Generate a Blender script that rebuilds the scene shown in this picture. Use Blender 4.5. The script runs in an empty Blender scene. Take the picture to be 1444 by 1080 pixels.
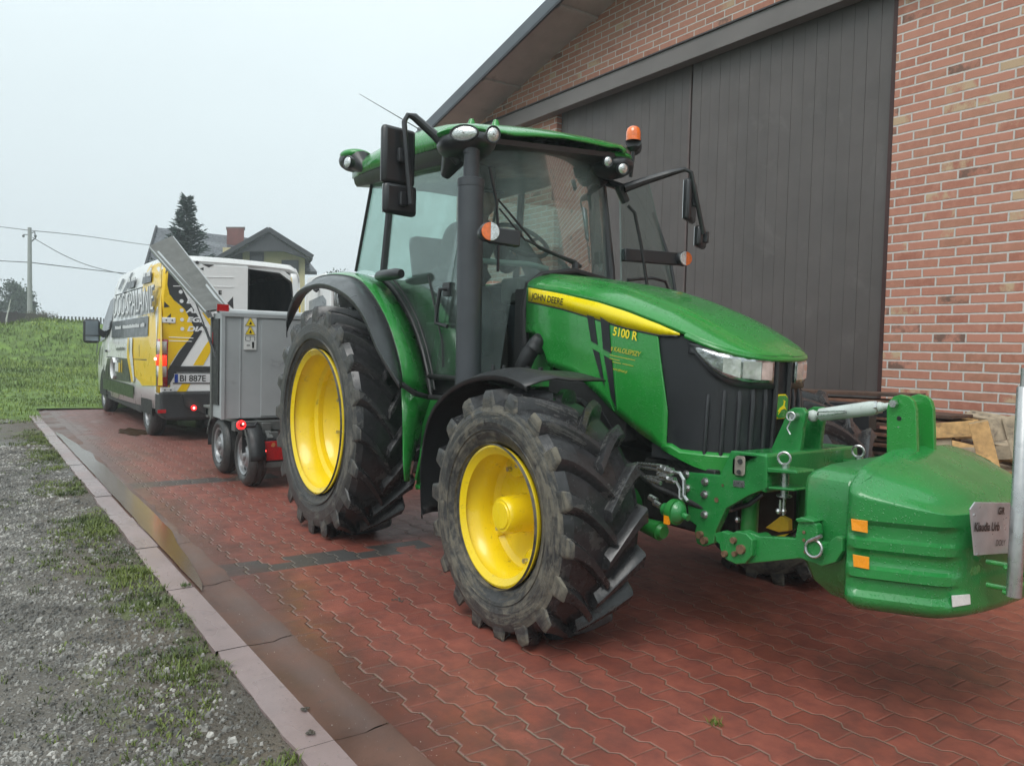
import bpy, bmesh, math, random
from mathutils import Vector, Matrix, noise
random.seed(7)
R_ = math.radians
HAZE = .0032
V = Vector
S = bpy.context.scene
COL = S.collection
# ------------------------------------------------------------------ camera model
F_, CX, CY, CH = 1095., 722., 540., 1.27
def _c(px, py): return V(((px-CX)/F_, (py-CY)/F_, 1.0))
_mx = _c(-47, 475).normalized()
_n = _mx.cross(_c(1953, 525)).normalized()
if _n.y > 0: _n = -_n
_X = -_mx; _Z = _n; _Y = _Z.cross(_X)
EYE = V((0, 0, CH))
def ray(px, py):
    c = _c(px, py); return V((_X.dot(c), _Y.dot(c), _Z.dot(c)))
def onY(px, py, y): d = ray(px, py); return EYE + d*(y/d.y)
def onX(px, py, x): d = ray(px, py); return EYE + d*(x/d.x)
def onZ(px, py, z=0.): d = ray(px, py); return EYE + d*((z-CH)/d.z)
def dep(px, py, t): return EYE + ray(px, py)*t
def crop(s, ox, oy, pts): return [(ox+x/s, oy+y/s) for x, y in pts]

# ------------------------------------------------------------------ mesh builder
class MB:
    def __init__(s): s.v = []; s.f = []; s.m = []
    def add(s, vs, fs, mi=0):
        o = len(s.v); s.v += [V(p) for p in vs]
        for f in fs: s.f.append([o+i for i in f]); s.m.append(mi)
        return s
    def box(s, a, b, mi=0):
        x0, y0, z0 = a; x1, y1, z1 = b
        return s.add([(x0,y0,z0),(x1,y0,z0),(x1,y1,z0),(x0,y1,z0),(x0,y0,z1),(x1,y0,z1),(x1,y1,z1),(x0,y1,z1)],
                     [(0,3,2,1),(4,5,6,7),(0,1,5,4),(1,2,6,5),(2,3,7,6),(3,0,4,7)], mi)
    def obox(s, M, sx, sy, sz, mi=0):
        h = (sx/2, sy/2, sz/2)
        vs = [M @ V((a*h[0], b*h[1], c*h[2])) for c in (-1,1) for a, b in ((-1,-1),(1,-1),(1,1),(-1,1))]
        return s.add(vs, [(0,3,2,1),(4,5,6,7),(0,1,5,4),(1,2,6,5),(2,3,7,6),(3,0,4,7)], mi)
    def beam(s, p, q, w, h, up=(0,0,1), mi=0):
        p = V(p); q = V(q); d = (q-p); L = d.length; d.normalize()
        u = V(up); sd = d.cross(u).normalized(); u = sd.cross(d)
        M = Matrix((( d.x, sd.x, u.x, 0),(d.y, sd.y, u.y, 0),(d.z, sd.z, u.z, 0),(0,0,0,1)))
        M.translation = (p+q)/2
        return s.obox(M, L, w, h, mi)
    def tube(s, path, r, n=10, mi=0, cap=True, flat=1.0):
        P = [V(p) for p in path]; k = len(P)
        rs = r if isinstance(r, (list, tuple)) else [r]*k
        prev = None; rings = []
        for i in range(k):
            t = (P[min(i+1, k-1)]-P[max(i-1, 0)]).normalized()
            if prev is None:
                a = V((0,0,1)) if abs(t.z) < .9 else V((1,0,0)); u = t.cross(a).normalized()
            else: u = (prev - t*prev.dot(t)).normalized()
            prev = u; w = t.cross(u)
            rings.append([P[i]+(u*math.cos(2*math.pi*j/n)+w*math.sin(2*math.pi*j/n)*flat)*rs[i] for j in range(n)])
        s.grid(rings, True, mi)
        if cap:
            s.add(rings[0], [list(range(n))[::-1]], mi); s.add(rings[-1], [list(range(n))], mi)
        return s
    def cyl(s, p, q, r, n=16, mi=0): return s.tube([p, q], r, n, mi)
    def grid(s, rows, close=False, mi=0, both=False):
        n = len(rows[0]); vs = [p for r in rows for p in r]; fs = []
        for i in range(len(rows)-1):
            for j in range(n if close else n-1):
                a = i*n+j; b = i*n+(j+1) % n
                fs.append((a, b, b+n, a+n))
        if both:
            for j in range(n):
                pass
        return s.add(vs, fs, mi)
    def rev(s, prof, o, ax, n=48, mi=0, a0=0., a1=2*math.pi, mis=None):
        o = V(o); ax = V(ax).normalized()
        a = V((0,0,1)) if abs(ax.z) < .9 else V((1,0,0)); u = ax.cross(a).normalized(); w = ax.cross(u)
        full = abs(a1-a0-2*math.pi) < 1e-4
        k = n if full else n+1
        rings = [[o+ax*t+(u*math.cos(a0+(a1-a0)*j/n)+w*math.sin(a0+(a1-a0)*j/n))*r for j in range(k)] for t, r in prof]
        if mis is None: return s.grid(rings, full, mi)
        for i in range(len(rings)-1): s.grid(rings[i:i+2], full, mis[i])
        return s
    def poly(s, pts, off, mi=0):
        P = [V(p) for p in pts]; o = V(off); n = len(P)
        vs = P+[p+o for p in P]
        return s.add(vs, [list(range(n))[::-1], list(range(n, 2*n))]+[(i, (i+1) % n, n+(i+1) % n, n+i) for i in range(n)], mi)
    def ball(s, c, r, n=12, mi=0):
        c = V(c); r = V((r, r, r)) if isinstance(r, (int, float)) else V(r); m = n//2+1
        rows = []
        for i in range(m):
            th = math.pi*i/(m-1)
            rows.append([c+V((r.x*max(math.sin(th), 1e-3)*math.cos(2*math.pi*j/n), r.y*max(math.sin(th), 1e-3)*math.sin(2*math.pi*j/n), r.z*math.cos(th))) for j in range(n)])
        return s.grid(rows, True, mi)
    def mir(s, yc):
        n = len(s.v); s.v += [V((p.x, 2*yc-p.y, p.z)) for p in s.v]
        s.f += [[i+n for i in reversed(f)] for f in s.f]; s.m += s.m[:]
        return s
    def split(s, name, mats, parent=None, **k):
        '''one object for every loose piece'''
        par = list(range(len(s.v)))
        def find(a):
            while par[a] != a: par[a] = par[par[a]]; a = par[a]
            return a
        key = {}
        for i, p in enumerate(s.v):
            q = tuple(round(c*2e4) for c in p)
            if q in key: par[find(i)] = find(key[q])
            else: key[q] = i
        for f in s.f:
            for i in f[1:]: par[find(i)] = find(f[0])
        g = {}
        for fi, f in enumerate(s.f): g.setdefault(find(f[0]), []).append(fi)
        os_ = []
        for fl in g.values():
            m = MB(); mp = {}
            for fi in fl:
                for i in s.f[fi]:
                    if i not in mp: mp[i] = len(m.v); m.v.append(s.v[i])
                m.f.append([mp[i] for i in s.f[fi]]); m.m.append(s.m[fi])
            os_.append(m.out(name, mats, parent, **k))
        return os_
    def out(s, name, mats, parent=None, ang=35, bevel=0., sub=0, solid=0., fix=True, loc=None):
        me = bpy.data.meshes.new(name)
        me.from_pydata([tuple(p) for p in s.v], [], s.f)
        if not isinstance(mats, (list, tuple)): mats = [mats]
        for m in mats: me.materials.append(m)
        if len(mats) > 1: me.polygons.foreach_set('material_index', s.m)
        if fix:
            bm = bmesh.new(); bm.from_mesh(me)
            bmesh.ops.remove_doubles(bm, verts=bm.verts, dist=1e-5)
            bmesh.ops.recalc_face_normals(bm, faces=bm.faces)
            bm.to_mesh(me); bm.free()
        if ang:
            me.polygons.foreach_set('use_smooth', [True]*len(me.polygons))
            me.set_sharp_from_angle(angle=R_(ang))
        me.update()
        o = bpy.data.objects.new(name, me); COL.objects.link(o)
        attach(o, parent, loc)
        if solid:
            m = o.modifiers.new('s', 'SOLIDIFY'); m.thickness = solid; m.offset = 0
        if bevel:
            m = o.modifiers.new('b', 'BEVEL'); m.width = bevel; m.segments = 2; m.limit_method = 'ANGLE'; m.angle_limit = R_(40)
        if sub:
            m = o.modifiers.new('ss', 'SUBSURF'); m.levels = sub; m.render_levels = sub
        return o
def attach(o, parent, loc=None):
    if parent is not None:
        o.parent = parent
        if parent.type == 'EMPTY': o.location = (V(loc) if loc is not None else V()) - parent.location
        elif loc is not None: o.location = V(loc)
    elif loc is not None: o.location = loc
def thing(name, loc, label, cat, group=None):
    o = bpy.data.objects.new(name, None); COL.objects.link(o); o.location = loc; o.empty_display_size = .1
    return tag(o, label, cat, group)
def tag(o, label, cat, group=None, kind=None):
    if label: o['label'] = label
    if cat: o['category'] = cat
    if group: o['group'] = group
    if kind: o['kind'] = kind
    return o
def struct(o): o['kind'] = 'structure'; return o
def text(name, s, p, xd, up, h, mat, parent, sx=1., bold=.0, shear=0., align='LEFT', th=.0012):
    c = bpy.data.curves.new('t', 'FONT'); c.body = s; c.size = 1.; c.extrude = 0; c.offset = bold; c.shear = shear; c.align_x = align
    t = bpy.data.objects.new('t', c)
    COL.objects.link(t); bpy.context.view_layer.update()
    me = bpy.data.meshes.new_from_object(t.evaluated_get(bpy.context.evaluated_depsgraph_get()))
    bpy.data.objects.remove(t); bpy.data.curves.remove(c)
    xd = V(xd).normalized(); up = V(up).normalized(); nn = xd.cross(up); k = h/.7; p = V(p)
    for v in me.vertices:
        q = v.co.copy(); v.co = p + xd*(q.x*k*sx) + up*(q.y*k) + nn*th
    me.name = name; me.materials.clear(); me.materials.append(mat)
    o = bpy.data.objects.new(name, me); COL.objects.link(o); attach(o, parent)
    return o

# ------------------------------------------------------------------ materials
def new_mat(name):
    m = bpy.data.materials.new(name); m.use_nodes = True
    nt = m.node_tree; nt.nodes.clear()
    out = nt.nodes.new('ShaderNodeOutputMaterial'); b = nt.nodes.new('ShaderNodeBsdfPrincipled')
    nt.links.new(b.outputs[0], out.inputs[0]); return m, nt, b
class NT:
    def __init__(s, nt): s.nt = nt; s.tc = nt.nodes.new('ShaderNodeTexCoord').outputs['Object']
    def n(s, t, **k):
        x = s.nt.nodes.new(t)
        for a, b in k.items(): setattr(x, a, b)
        return x
    def put(s, sock, v):
        if isinstance(v, bpy.types.NodeSocket): s.nt.links.new(v, sock)
        elif v is not None:
            try: sock.default_value = v
            except Exception: sock.default_value = (*v, 1)
    def math(s, op, a, b=None, c=None, clamp=False):
        x = s.n('ShaderNodeMath', operation=op); x.use_clamp = clamp
        for i, v in enumerate((a, b, c)):
            if v is not None: s.put(x.inputs[i], v)
        return x.outputs[0]
    def noise(s, scale, detail=4, rough=.55, vec=None, dist=0.):
        x = s.n('ShaderNodeTexNoise'); s.put(x.inputs['Vector'], vec if vec is not None else s.tc)
        x.inputs['Scale'].default_value = scale; x.inputs['Detail'].default_value = detail; x.inputs['Roughness'].default_value = rough
        x.inputs['Distortion'].default_value = dist
        return x.outputs['Fac']
    def vmap(s, scale=(1,1,1), loc=(0,0,0)):
        x = s.n('ShaderNodeMapping'); s.put(x.inputs[0], s.tc); x.inputs['Scale'].default_value = scale; x.inputs['Location'].default_value = loc
        return x.outputs[0]
    def step(s, v, a, b):
        x = s.n('ShaderNodeMapRange'); x.inputs['From Min'].default_value = a; x.inputs['From Max'].default_value = b
        s.put(x.inputs['Value'], v); return x.outputs[0]
    def rng(s, v, a, b, c, d):
        x = s.n('ShaderNodeMapRange'); s.put(x.inputs['Value'], v)
        for i, k in zip(('From Min', 'From Max', 'To Min', 'To Max'), (a, b, c, d)): x.inputs[i].default_value = k
        return x.outputs[0]
    def mix(s, f, a, b, mode='MIX'):
        x = s.n('ShaderNodeMix', data_type='RGBA', blend_type=mode)
        s.put(x.inputs['Factor'], f); s.put(x.inputs['A'], a if isinstance(a, bpy.types.NodeSocket) else (*a[:3], 1)); s.put(x.inputs['B'], b if isinstance(b, bpy.types.NodeSocket) else (*b[:3], 1))
        return x.outputs['Result']
    def bump(s, h, strength=.3, dist=.01, nrm=None):
        x = s.n('ShaderNodeBump'); x.inputs['Strength'].default_value = strength; x.inputs['Distance'].default_value = dist
        s.put(x.inputs['Height'], h)
        if nrm is not None: s.put(x.inputs['Normal'], nrm)
        return x.outputs[0]
    def xyz(s, vec=None):
        x = s.n('ShaderNodeSeparateXYZ'); s.put(x.inputs[0], vec if vec is not None else s.tc); return x.outputs
    def comb(s, a, b, c):
        x = s.n('ShaderNodeCombineXYZ'); s.put(x.inputs[0], a); s.put(x.inputs[1], b); s.put(x.inputs[2], c); return x.outputs[0]
def M(name, col, rough=.5, metal=0., var=.12, vs=6., dirt=None, ds=9., da=.5, bump=0., bs=120., coat=0., spec=.5, drops=0.):
    m, nt, b = new_mat(name); N = NT(nt)
    n1 = N.noise(vs, 5, .6)
    dark = tuple(c*(1-var*1.6) for c in col); light = tuple(min(1, c*(1+var)) for c in col)
    c = N.mix(N.step(n1, .3, .7), dark, light)
    r = N.rng(N.noise(vs*2.3, 4), .3, .7, max(.02, rough-.08), min(1, rough+.1))
    if dirt:
        d = N.math('MULTIPLY', N.step(N.noise(ds, 8, .68, dist=.6), 1-da, 1-da+.16), .9, clamp=True)
        c = N.mix(d, c, dirt); r = N.mix(d, (rough,)*3, (.75,)*3) if False else N.math('MAXIMUM', r, N.math('MULTIPLY', d, .7))
    N.put(b.inputs['Base Color'], c); N.put(b.inputs['Roughness'], r)
    b.inputs['Metallic'].default_value = metal; b.inputs['Coat Weight'].default_value = coat; b.inputs['Coat Roughness'].default_value = .08
    b.inputs['Specular IOR Level'].default_value = spec
    if bump: N.put(b.inputs['Normal'], N.bump(N.noise(bs, 4, .6), bump, .004))
    if drops:
        vo = N.n('ShaderNodeTexVoronoi'); N.put(vo.inputs['Vector'], N.tc); vo.inputs['Scale'].default_value = 130
        dr = N.math('MULTIPLY', N.step(vo.outputs['Distance'], .38, .12), N.math('GREATER_THAN', N.xyz(vo.outputs['Color'])[0], .55))
        nb = N.bump(N.math('ADD', dr, N.math('MULTIPLY', N.noise(9, 3), .8)), drops, .0022); N.put(b.inputs['Normal'], nb); N.put(b.inputs['Coat Normal'], nb)
    return m
def emis(name, col, st, base=None):
    m, nt, b = new_mat(name); b.inputs['Base Color'].default_value = (*(base or col), 1)
    b.inputs['Emission Color'].default_value = (*col, 1); b.inputs['Emission Strength'].default_value = st; b.inputs['Roughness'].default_value = .2
    return m
def glass(name, tint, refl=1.0, rough=0., dirt_sheen=None, d0=.03, d1=.11):
    m = bpy.data.materials.new(name); m.use_nodes = True; nt = m.node_tree; nt.nodes.clear(); N = NT(nt)
    o = N.n('ShaderNodeOutputMaterial'); t = N.n('ShaderNodeBsdfTransparent'); g = N.n('ShaderNodeBsdfGlossy'); f = N.n('ShaderNodeFresnel'); x = N.n('ShaderNodeMixShader')
    t.inputs[0].default_value = (*tint, 1); g.inputs['Roughness'].default_value = rough; f.inputs[0].default_value = 1.45
    nt.links.new(N.math('MULTIPLY', f.outputs[0], refl, clamp=True), x.inputs[0]); nt.links.new(t.outputs[0], x.inputs[1]); nt.links.new(g.outputs[0], x.inputs[2])
    if dirt_sheen:  # diffuse film: dust, plus any pale sheen painted into its colour
        d = N.n('ShaderNodeBsdfDiffuse'); d.inputs[0].default_value = (*dirt_sheen, 1); y = N.n('ShaderNodeMixShader')
        nt.links.new(N.rng(N.noise(5, 6, .65), .35, .75, d0, d1), y.inputs[0]); nt.links.new(x.outputs[0], y.inputs[1]); nt.links.new(d.outputs[0], y.inputs[2]); nt.links.new(y.outputs[0], o.inputs[0])
    else: nt.links.new(x.outputs[0], o.inputs[0])
    return m

GREEN = M('green_paint', (.018,.235,.035), .26, var=.07, vs=3, coat=.6, dirt=(.05,.13,.04), ds=6, da=.30, drops=.5)
GREEN2 = M('green_paint_dusty', (.016,.19,.03), .36, var=.12, vs=5, coat=.3, dirt=(.07,.13,.06), ds=8, da=.40)
GREEN3 = M('green_cast', (.018,.205,.045), .3, var=.12, vs=4, coat=.5, dirt=(.09,.17,.06), ds=3, da=.40, drops=.55)
YELLOW = M('yellow_rim', (.83,.60,.004), .30, var=.06, vs=3, coat=.35, dirt=(.17,.12,.05), ds=13, da=.40)
YSTR = M('yellow_decal', (.85,.68,.0), .3, var=.03, coat=.4)
BLACKP = M('black_plastic', (.022,.023,.025), .42, var=.15, vs=8, dirt=(.06,.06,.055), ds=10, da=.38, bump=.1, bs=300)
BLACKS = M('black_satin', (.02,.021,.024), .36, var=.1, vs=4, coat=.2)
GREYP = M('grey_plastic', (.065,.07,.075), .34, var=.1, vs=5, dirt=(.12,.12,.11), ds=5, da=.36)
PIPE = M('exhaust_paint', (.045,.05,.058), .45, var=.1, vs=6, bump=.05)
RUBBER = M('rubber_seal', (.012,.012,.013), .5, var=.1)
STEEL = M('steel_zinc', (.55,.56,.56), .28, metal=.9, var=.15, vs=30, dirt=(.12,.10,.08), ds=30, da=.40)
STEELP = M('steel_pipe', (.50,.50,.50), .30, metal=.85, var=.12, vs=14, dirt=(.2,.19,.18), ds=20, da=.36)
TOPL = M('top_link_paint', (.50,.55,.52), .35, var=.1, vs=10, dirt=(.2,.2,.17), ds=18, da=.38)
DARK = M('dark_underbody', (.012,.013,.013), .6, var=.3, vs=8, dirt=(.05,.045,.035), ds=8, da=.42)
CHROME = M('lamp_reflector', (.85,.86,.87), .16, metal=1., var=.12, vs=60, bump=.5, bs=60)
LAMPG = M('lamp_glass_face', (.72,.74,.74), .12, metal=.75, var=.2, vs=90, bump=.6, bs=150, coat=1.)
ORANGE = M('orange_lens', (.75,.14,.005), .18, var=.15, vs=50, bump=.3, bs=90, coat=1.)
ORREF = M('orange_reflector', (.85,.30,.01), .25, var=.05, vs=50, bump=.2, bs=200, coat=.8)
WHREF = M('white_reflector', (.72,.72,.70), .3, var=.05, vs=50, coat=.8)
RUST = M('rusty_pin', (.20,.12,.07), .6, metal=.3, var=.3, vs=40)
MIRR = M('mirror_face', (.8,.82,.83), .03, metal=1., var=.0)
SEAT = M('seat_fabric', (.02,.02,.022), .85, var=.2, vs=20, bump=.3)
INT = M('cab_interior', (.055,.06,.055), .6, var=.1)
RAIL = M('cab_rail', (.20,.30,.26), .4, var=.1)
PINK = M('grip_orange', (.6,.18,.1), .5)
GL = glass('cab_glass', (.86,.955,.93), .55, 0., (.30,.36,.33))
GLW = glass('windscreen_glass', (.66,.76,.73), .42, 0., (.43,.54,.52), .12, .30)  # film colour paints in a milky teal sheen along with the dust
GLR = glass('rear_glass', (.88,.98,.945), .55, 0., (.30,.36,.33))

def tyre_mat(name, mudc, amt, base=(.020,.020,.020), sc=7., rough=.62):
    m, nt, b = new_mat(name); N = NT(nt)
    x, y, z = N.xyz(); ang = N.math('ARCTAN2', z, x); rad = N.math('SQRT', N.math('ADD', N.math('MULTIPLY', x, x), N.math('MULTIPLY', z, z)))
    smear = N.noise(1., 7, .7, vec=N.comb(N.math('MULTIPLY', ang, 2.2), N.math('MULTIPLY', rad, 26.), y), dist=1.2)
    n1 = N.noise(sc, 9, .72, dist=.8); n2 = N.noise(sc*6, 6, .7); n3 = N.noise(2.2, 3, .5)
    msk = N.math('ADD', N.math('MULTIPLY', n1, .65), N.math('ADD', N.math('MULTIPLY', n2, .18), N.math('ADD', N.math('MULTIPLY', n3, .15), N.math('MULTIPLY', N.math('SUBTRACT', smear, .33), .75))))
    f = N.step(msk, 1.13-amt, 1.13-amt+.16)
    c = N.mix(N.step(n2, .3, .7), base, tuple(k*2.4 for k in base))
    c = N.mix(f, c, N.mix(n2, tuple(k*.55 for k in mudc), tuple(k*1.25 for k in mudc)))
    N.put(b.inputs['Base Color'], c); N.put(b.inputs['Roughness'], N.rng(f, 0, 1, rough-.2, rough+.2))
    h = N.math('ADD', N.math('MULTIPLY', n2, .4), N.math('MULTIPLY', f, .6))
    N.put(b.inputs['Normal'], N.bump(h, .5, .006)); return m
TY_SIDE = tyre_mat('tyre_sidewall_muddy', (.150,.135,.105), .575)
TY_REAR = tyre_mat('tyre_sidewall_rear', (.14,.13,.11), .54)
TY_TREAD = tyre_mat('tyre_tread', (.085,.08,.07), .44, (.013,.013,.014), 5., .42)
TY_LUG = tyre_mat('tyre_lug', (.10,.095,.085), .45, (.016,.016,.017), 9., .42)
TY_SM = tyre_mat('tyre_small', (.09,.085,.075), .50, (.022,.022,.022), 9.)

# ------------------------------------------------------------------ setting
def ground_mat():
    m, nt, b = new_mat('gravel_ground'); N = NT(nt)
    v = N.n('ShaderNodeTexVoronoi'); N.put(v.inputs['Vector'], N.tc); v.inputs['Scale'].default_value = 42
    v2 = N.n('ShaderNodeTexVoronoi'); N.put(v2.inputs['Vector'], N.tc); v2.inputs['Scale'].default_value = 95
    big = N.noise(.9, 5, .6); md = N.noise(4.5, 7, .65); fine = N.noise(60, 4, .6)
    soil = N.mix(N.step(md, .3, .7), (.055,.047,.038), (.165,.148,.125))
    peb = N.mix(N.xyz(v.outputs['Color'])[0], (.09,.085,.08), (.36,.345,.32))
    peb2 = N.mix(N.xyz(v2.outputs['Color'])[1], (.06,.055,.05), (.22,.21,.195))
    st = N.math('MULTIPLY', N.step(v.outputs['Distance'], .42, .28), N.step(N.math('ADD', N.math('MULTIPLY', big, .6), N.math('MULTIPLY', md, .5)), .46, .60), clamp=True)
    st2 = N.step(v2.outputs['Distance'], .5, .3)
    c = N.mix(N.math('MULTIPLY', st2, .7), soil, peb2); c = N.mix(st, c, peb)
    yy = N.xyz()[1]; near = N.step(N.math('ADD', yy, N.math('MULTIPLY', md, .6)), .55, .95)
    c = N.mix(N.math('MULTIPLY', near, .75), c, N.mix(md, (.045,.034,.022), (.13,.10,.07)))
    moss = N.math('MULTIPLY', N.step(N.noise(2.4, 6, .65, vec=N.vmap(loc=(9,2,0))), .54, .64), near); c = N.mix(N.math('MULTIPLY', moss, .8), c, (.10,.13,.03))
    wet = N.step(N.noise(.55, 3, .5, vec=N.vmap(loc=(3.1, 1.7, 0))), .50, .62)
    c = N.mix(N.math('MULTIPLY', wet, .42), c, (.03,.027,.024))
    N.put(b.inputs['Base Color'], c); N.put(b.inputs['Roughness'], N.rng(wet, 0, 1, .72, .33))
    h = N.math('ADD', N.math('MULTIPLY', st, N.math('SUBTRACT', .9, N.math('MULTIPLY', v.outputs['Distance'], 1.2))), N.math('ADD', N.math('MULTIPLY', fine, .5), N.math('MULTIPLY', md, 1.2)))
    N.put(b.inputs['Normal'], N.bump(h, 1., .022)); return m
GRAVEL = ground_mat()
def paver_mat():
    m, nt, b = new_mat('red_block_paving'); N = NT(nt)
    x, y, z = N.xyz()
    L, W = .192, .1335
    wob = N.math('MULTIPLY', N.math('SUBTRACT', N.noise(6, 2), .5), .006)
    # wavy long joints: trapezoidal wave along x
    ph = N.math('MULTIPLY', x, 1./L)
    tri = N.math('PINGPONG', ph, .5)                                   # 0..0.5
    wave = N.math('MULTIPLY', N.step(tri, .19, .31), .026)
    yy = N.math('ADD', N.math('ADD', y, wave), wob)
    row = N.math('FLOOR', N.math('DIVIDE', N.math('SUBTRACT', yy, 1.16), W))
    fy = N.math('FRACT', N.math('DIVIDE', N.math('SUBTRACT', yy, 1.16), W))
    dy = N.math('MULTIPLY', N.math('PINGPONG', fy, .5), W)             # distance to long joint
    xs = N.math('ADD', N.math('ADD', x, N.math('MULTIPLY', row, L*.5)), wob)
    fx = N.math('FRACT', N.math('DIVIDE', xs, L)); cx = N.math('FLOOR', N.math('DIVIDE', xs, L))
    dx = N.math('MULTIPLY', N.math('PINGPONG', fx, .5), L)
    wn = N.n('ShaderNodeTexWhiteNoise', noise_dimensions='2D'); N.put(wn.inputs['Vector'], N.comb(row, cx, 0.))
    rv = wn.outputs['Value']; rr = N.xyz(wn.outputs['Color'])
    jl = N.step(dy, .0052, .0022); jc = N.math('MULTIPLY', N.step(dx, .0032, .0014), N.rng(N.noise(3.2, 3), .40, .6, .15, .8), clamp=True)
    j = N.math('MAXIMUM', jl, jc)
    big = N.noise(1.1, 5, .6); md = N.noise(9, 6, .65); fn = N.noise(160, 3, .6)
    c = N.mix(rv, (.215,.058,.038), (.30,.088,.060))
    c = N.mix(N.step(md, .35, .75), c, (.125,.036,.028))
    c = N.mix(N.math('MULTIPLY', N.step(fn, .62, .78), .35), c, (.32,.17,.13))
    # grey blocks: short bands across the drive
    band = N.math('LESS_THAN', N.math('ABSOLUTE', N.math('ADD', N.math('ADD', x, 4.46), N.math('MULTIPLY', y, -.03))), .13)
    band2 = N.math('LESS_THAN', N.math('ABSOLUTE', N.math('ADD', x, 7.45)), .14)
    bb = N.math('MULTIPLY', N.math('MAXIMUM', band, band2), N.math('MULTIPLY', N.math('GREATER_THAN', rr[0], .22), N.math('LESS_THAN', y, 2.45)))
    c = N.mix(bb, c, (.055,.052,.050))
    # dirt washes
    dirt = N.math('MULTIPLY', N.step(big, .50, .70), N.step(md, .30, .62))
    c = N.mix(N.math('MULTIPLY', dirt, .55), c, (.085,.055,.042))
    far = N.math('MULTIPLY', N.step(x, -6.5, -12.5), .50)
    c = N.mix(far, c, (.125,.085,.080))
    edge = N.step(N.math('ADD', y, N.math('MULTIPLY', N.noise(2.6, 5, .6), -.9)), 1.05, .78)
    c = N.mix(N.math('MULTIPLY', edge, .6), c, (.085,.045,.034))
    sand = N.mix(N.noise(22, 3), (.075,.06,.045), (.30,.24,.18))
    c = N.mix(N.math('MULTIPLY', j, N.rng(N.noise(2.1, 4), .35, .65, .45, 1.)), c, N.mix(far, sand, (.08,.07,.062)))
    wet = N.math('MAXIMUM', N.math('MULTIPLY', N.step(N.noise(.42, 4, .6, vec=N.vmap((1,1.9,1), (2.2, .3, 0))), .55, .68), N.rng(x, -16, -3.5, 1.0, .35)), N.math('MULTIPLY', edge, .5))
    N.put(b.inputs['Base Color'], N.mix(N.math('MULTIPLY', wet, .30), c, (.05,.022,.018)))
    ro = N.rng(wet, 0, 1, .52, .16); ro = N.math('ADD', ro, N.math('MULTIPLY', N.math('SUBTRACT', md, .5), .3)); ro = N.math('MAXIMUM', ro, N.math('MULTIPLY', j, .6))
    N.put(b.inputs['Roughness'], ro)
    hh = N.math('MULTIPLY', N.step(N.math('MINIMUM', dy, N.math('MULTIPLY', dx, 1.3)), .001, .009), 1.)
    hh = N.math('ADD', hh, N.math('ADD', N.math('MULTIPLY', fn, .07), N.math('ADD', N.math('MULTIPLY', rr[1], .25), N.math('MULTIPLY', md, .25))))
    N.put(b.inputs['Normal'], N.bump(hh, .55, .007)); return m
PAVE = paver_mat()
def conc_mat(name, c0, c1, r0, r1, sc=3.):
    m, nt, b = new_mat(name); N = NT(nt)
    n = N.noise(sc, 7, .62); f = N.noise(90, 3, .6); wetn = N.noise(sc*.5, 3)
    c = N.mix(N.step(n, .3, .7), c0, c1); c = N.mix(N.math('MULTIPLY', N.step(f, .60, .75), .4), c, tuple(k*.5 for k in c0))
    c = N.mix(N.math('MULTIPLY', N.step(N.noise(14, 6, .7), .60, .72), .6), c, (.05,.042,.035))
    N.put(b.inputs['Base Color'], c); N.put(b.inputs['Roughness'], N.rng(wetn, .35, .65, r0, r1)); N.put(b.inputs['Normal'], N.bump(N.math('ADD', n, N.math('MULTIPLY', f, .15)), .25, .006)); return m
KERB = conc_mat('wet_kerb_concrete', (.21,.155,.15), (.30,.225,.22), .22, .42)
GUT = conc_mat('gutter_concrete_dirty', (.070,.036,.027), (.130,.062,.043), .30, .6, 4.)

b0 = MB(); b0.add([(-400,-400,-.3),(400,-400,-.3),(400,400,-.3),(-400,400,-.3)], [(0,1,2,3)])
GRASSG = M('far_field', (.06,.10,.03), .9, var=.3, vs=.2)
struct(b0.out('ground', GRASSG, ang=0, fix=False))
# gravel yard with real relief
def gz(x, y):
    if y > .79: return (-.012+.022*noise.noise(V((x*2.2, y*2, 40)))+.012*noise.noise(V((x*9, y*9, 41)))-.004)*(1 if y < .9 else 1)-max(0,(y-.845))*.32
    e = min(1, max(0, (.72-y)/.35))
    return -.022 + .020*noise.noise(V((x*1.1, y*1.1, 0)))+.012*noise.noise(V((x*3.7, y*3.7, 3)))*1.2 - .008*e
rows = []
xs = [-16+i*.06 for i in range(251)]
ys = [-6+i*.25 for i in range(17)]+[-1.9+i*.06 for i in range(44)]+[.72,.77,.82,.865,.905,.95]
for x in xs: rows.append([V((x, y, gz(x, y))) for y in ys])
struct(MB().grid(rows).out('gravel_yard', GRAVEL, ang=60, fix=False))
# paving sheet
rows = [[V((x, y, .0)) for y in (1.14, 2, 3, 4, 5, 6.3, 7.5)] for x in (-16.05, -12, -8, -5, -3, -1, 2, 6)]
struct(MB().grid(rows).out('paving', PAVE, ang=0, fix=False))
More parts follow.
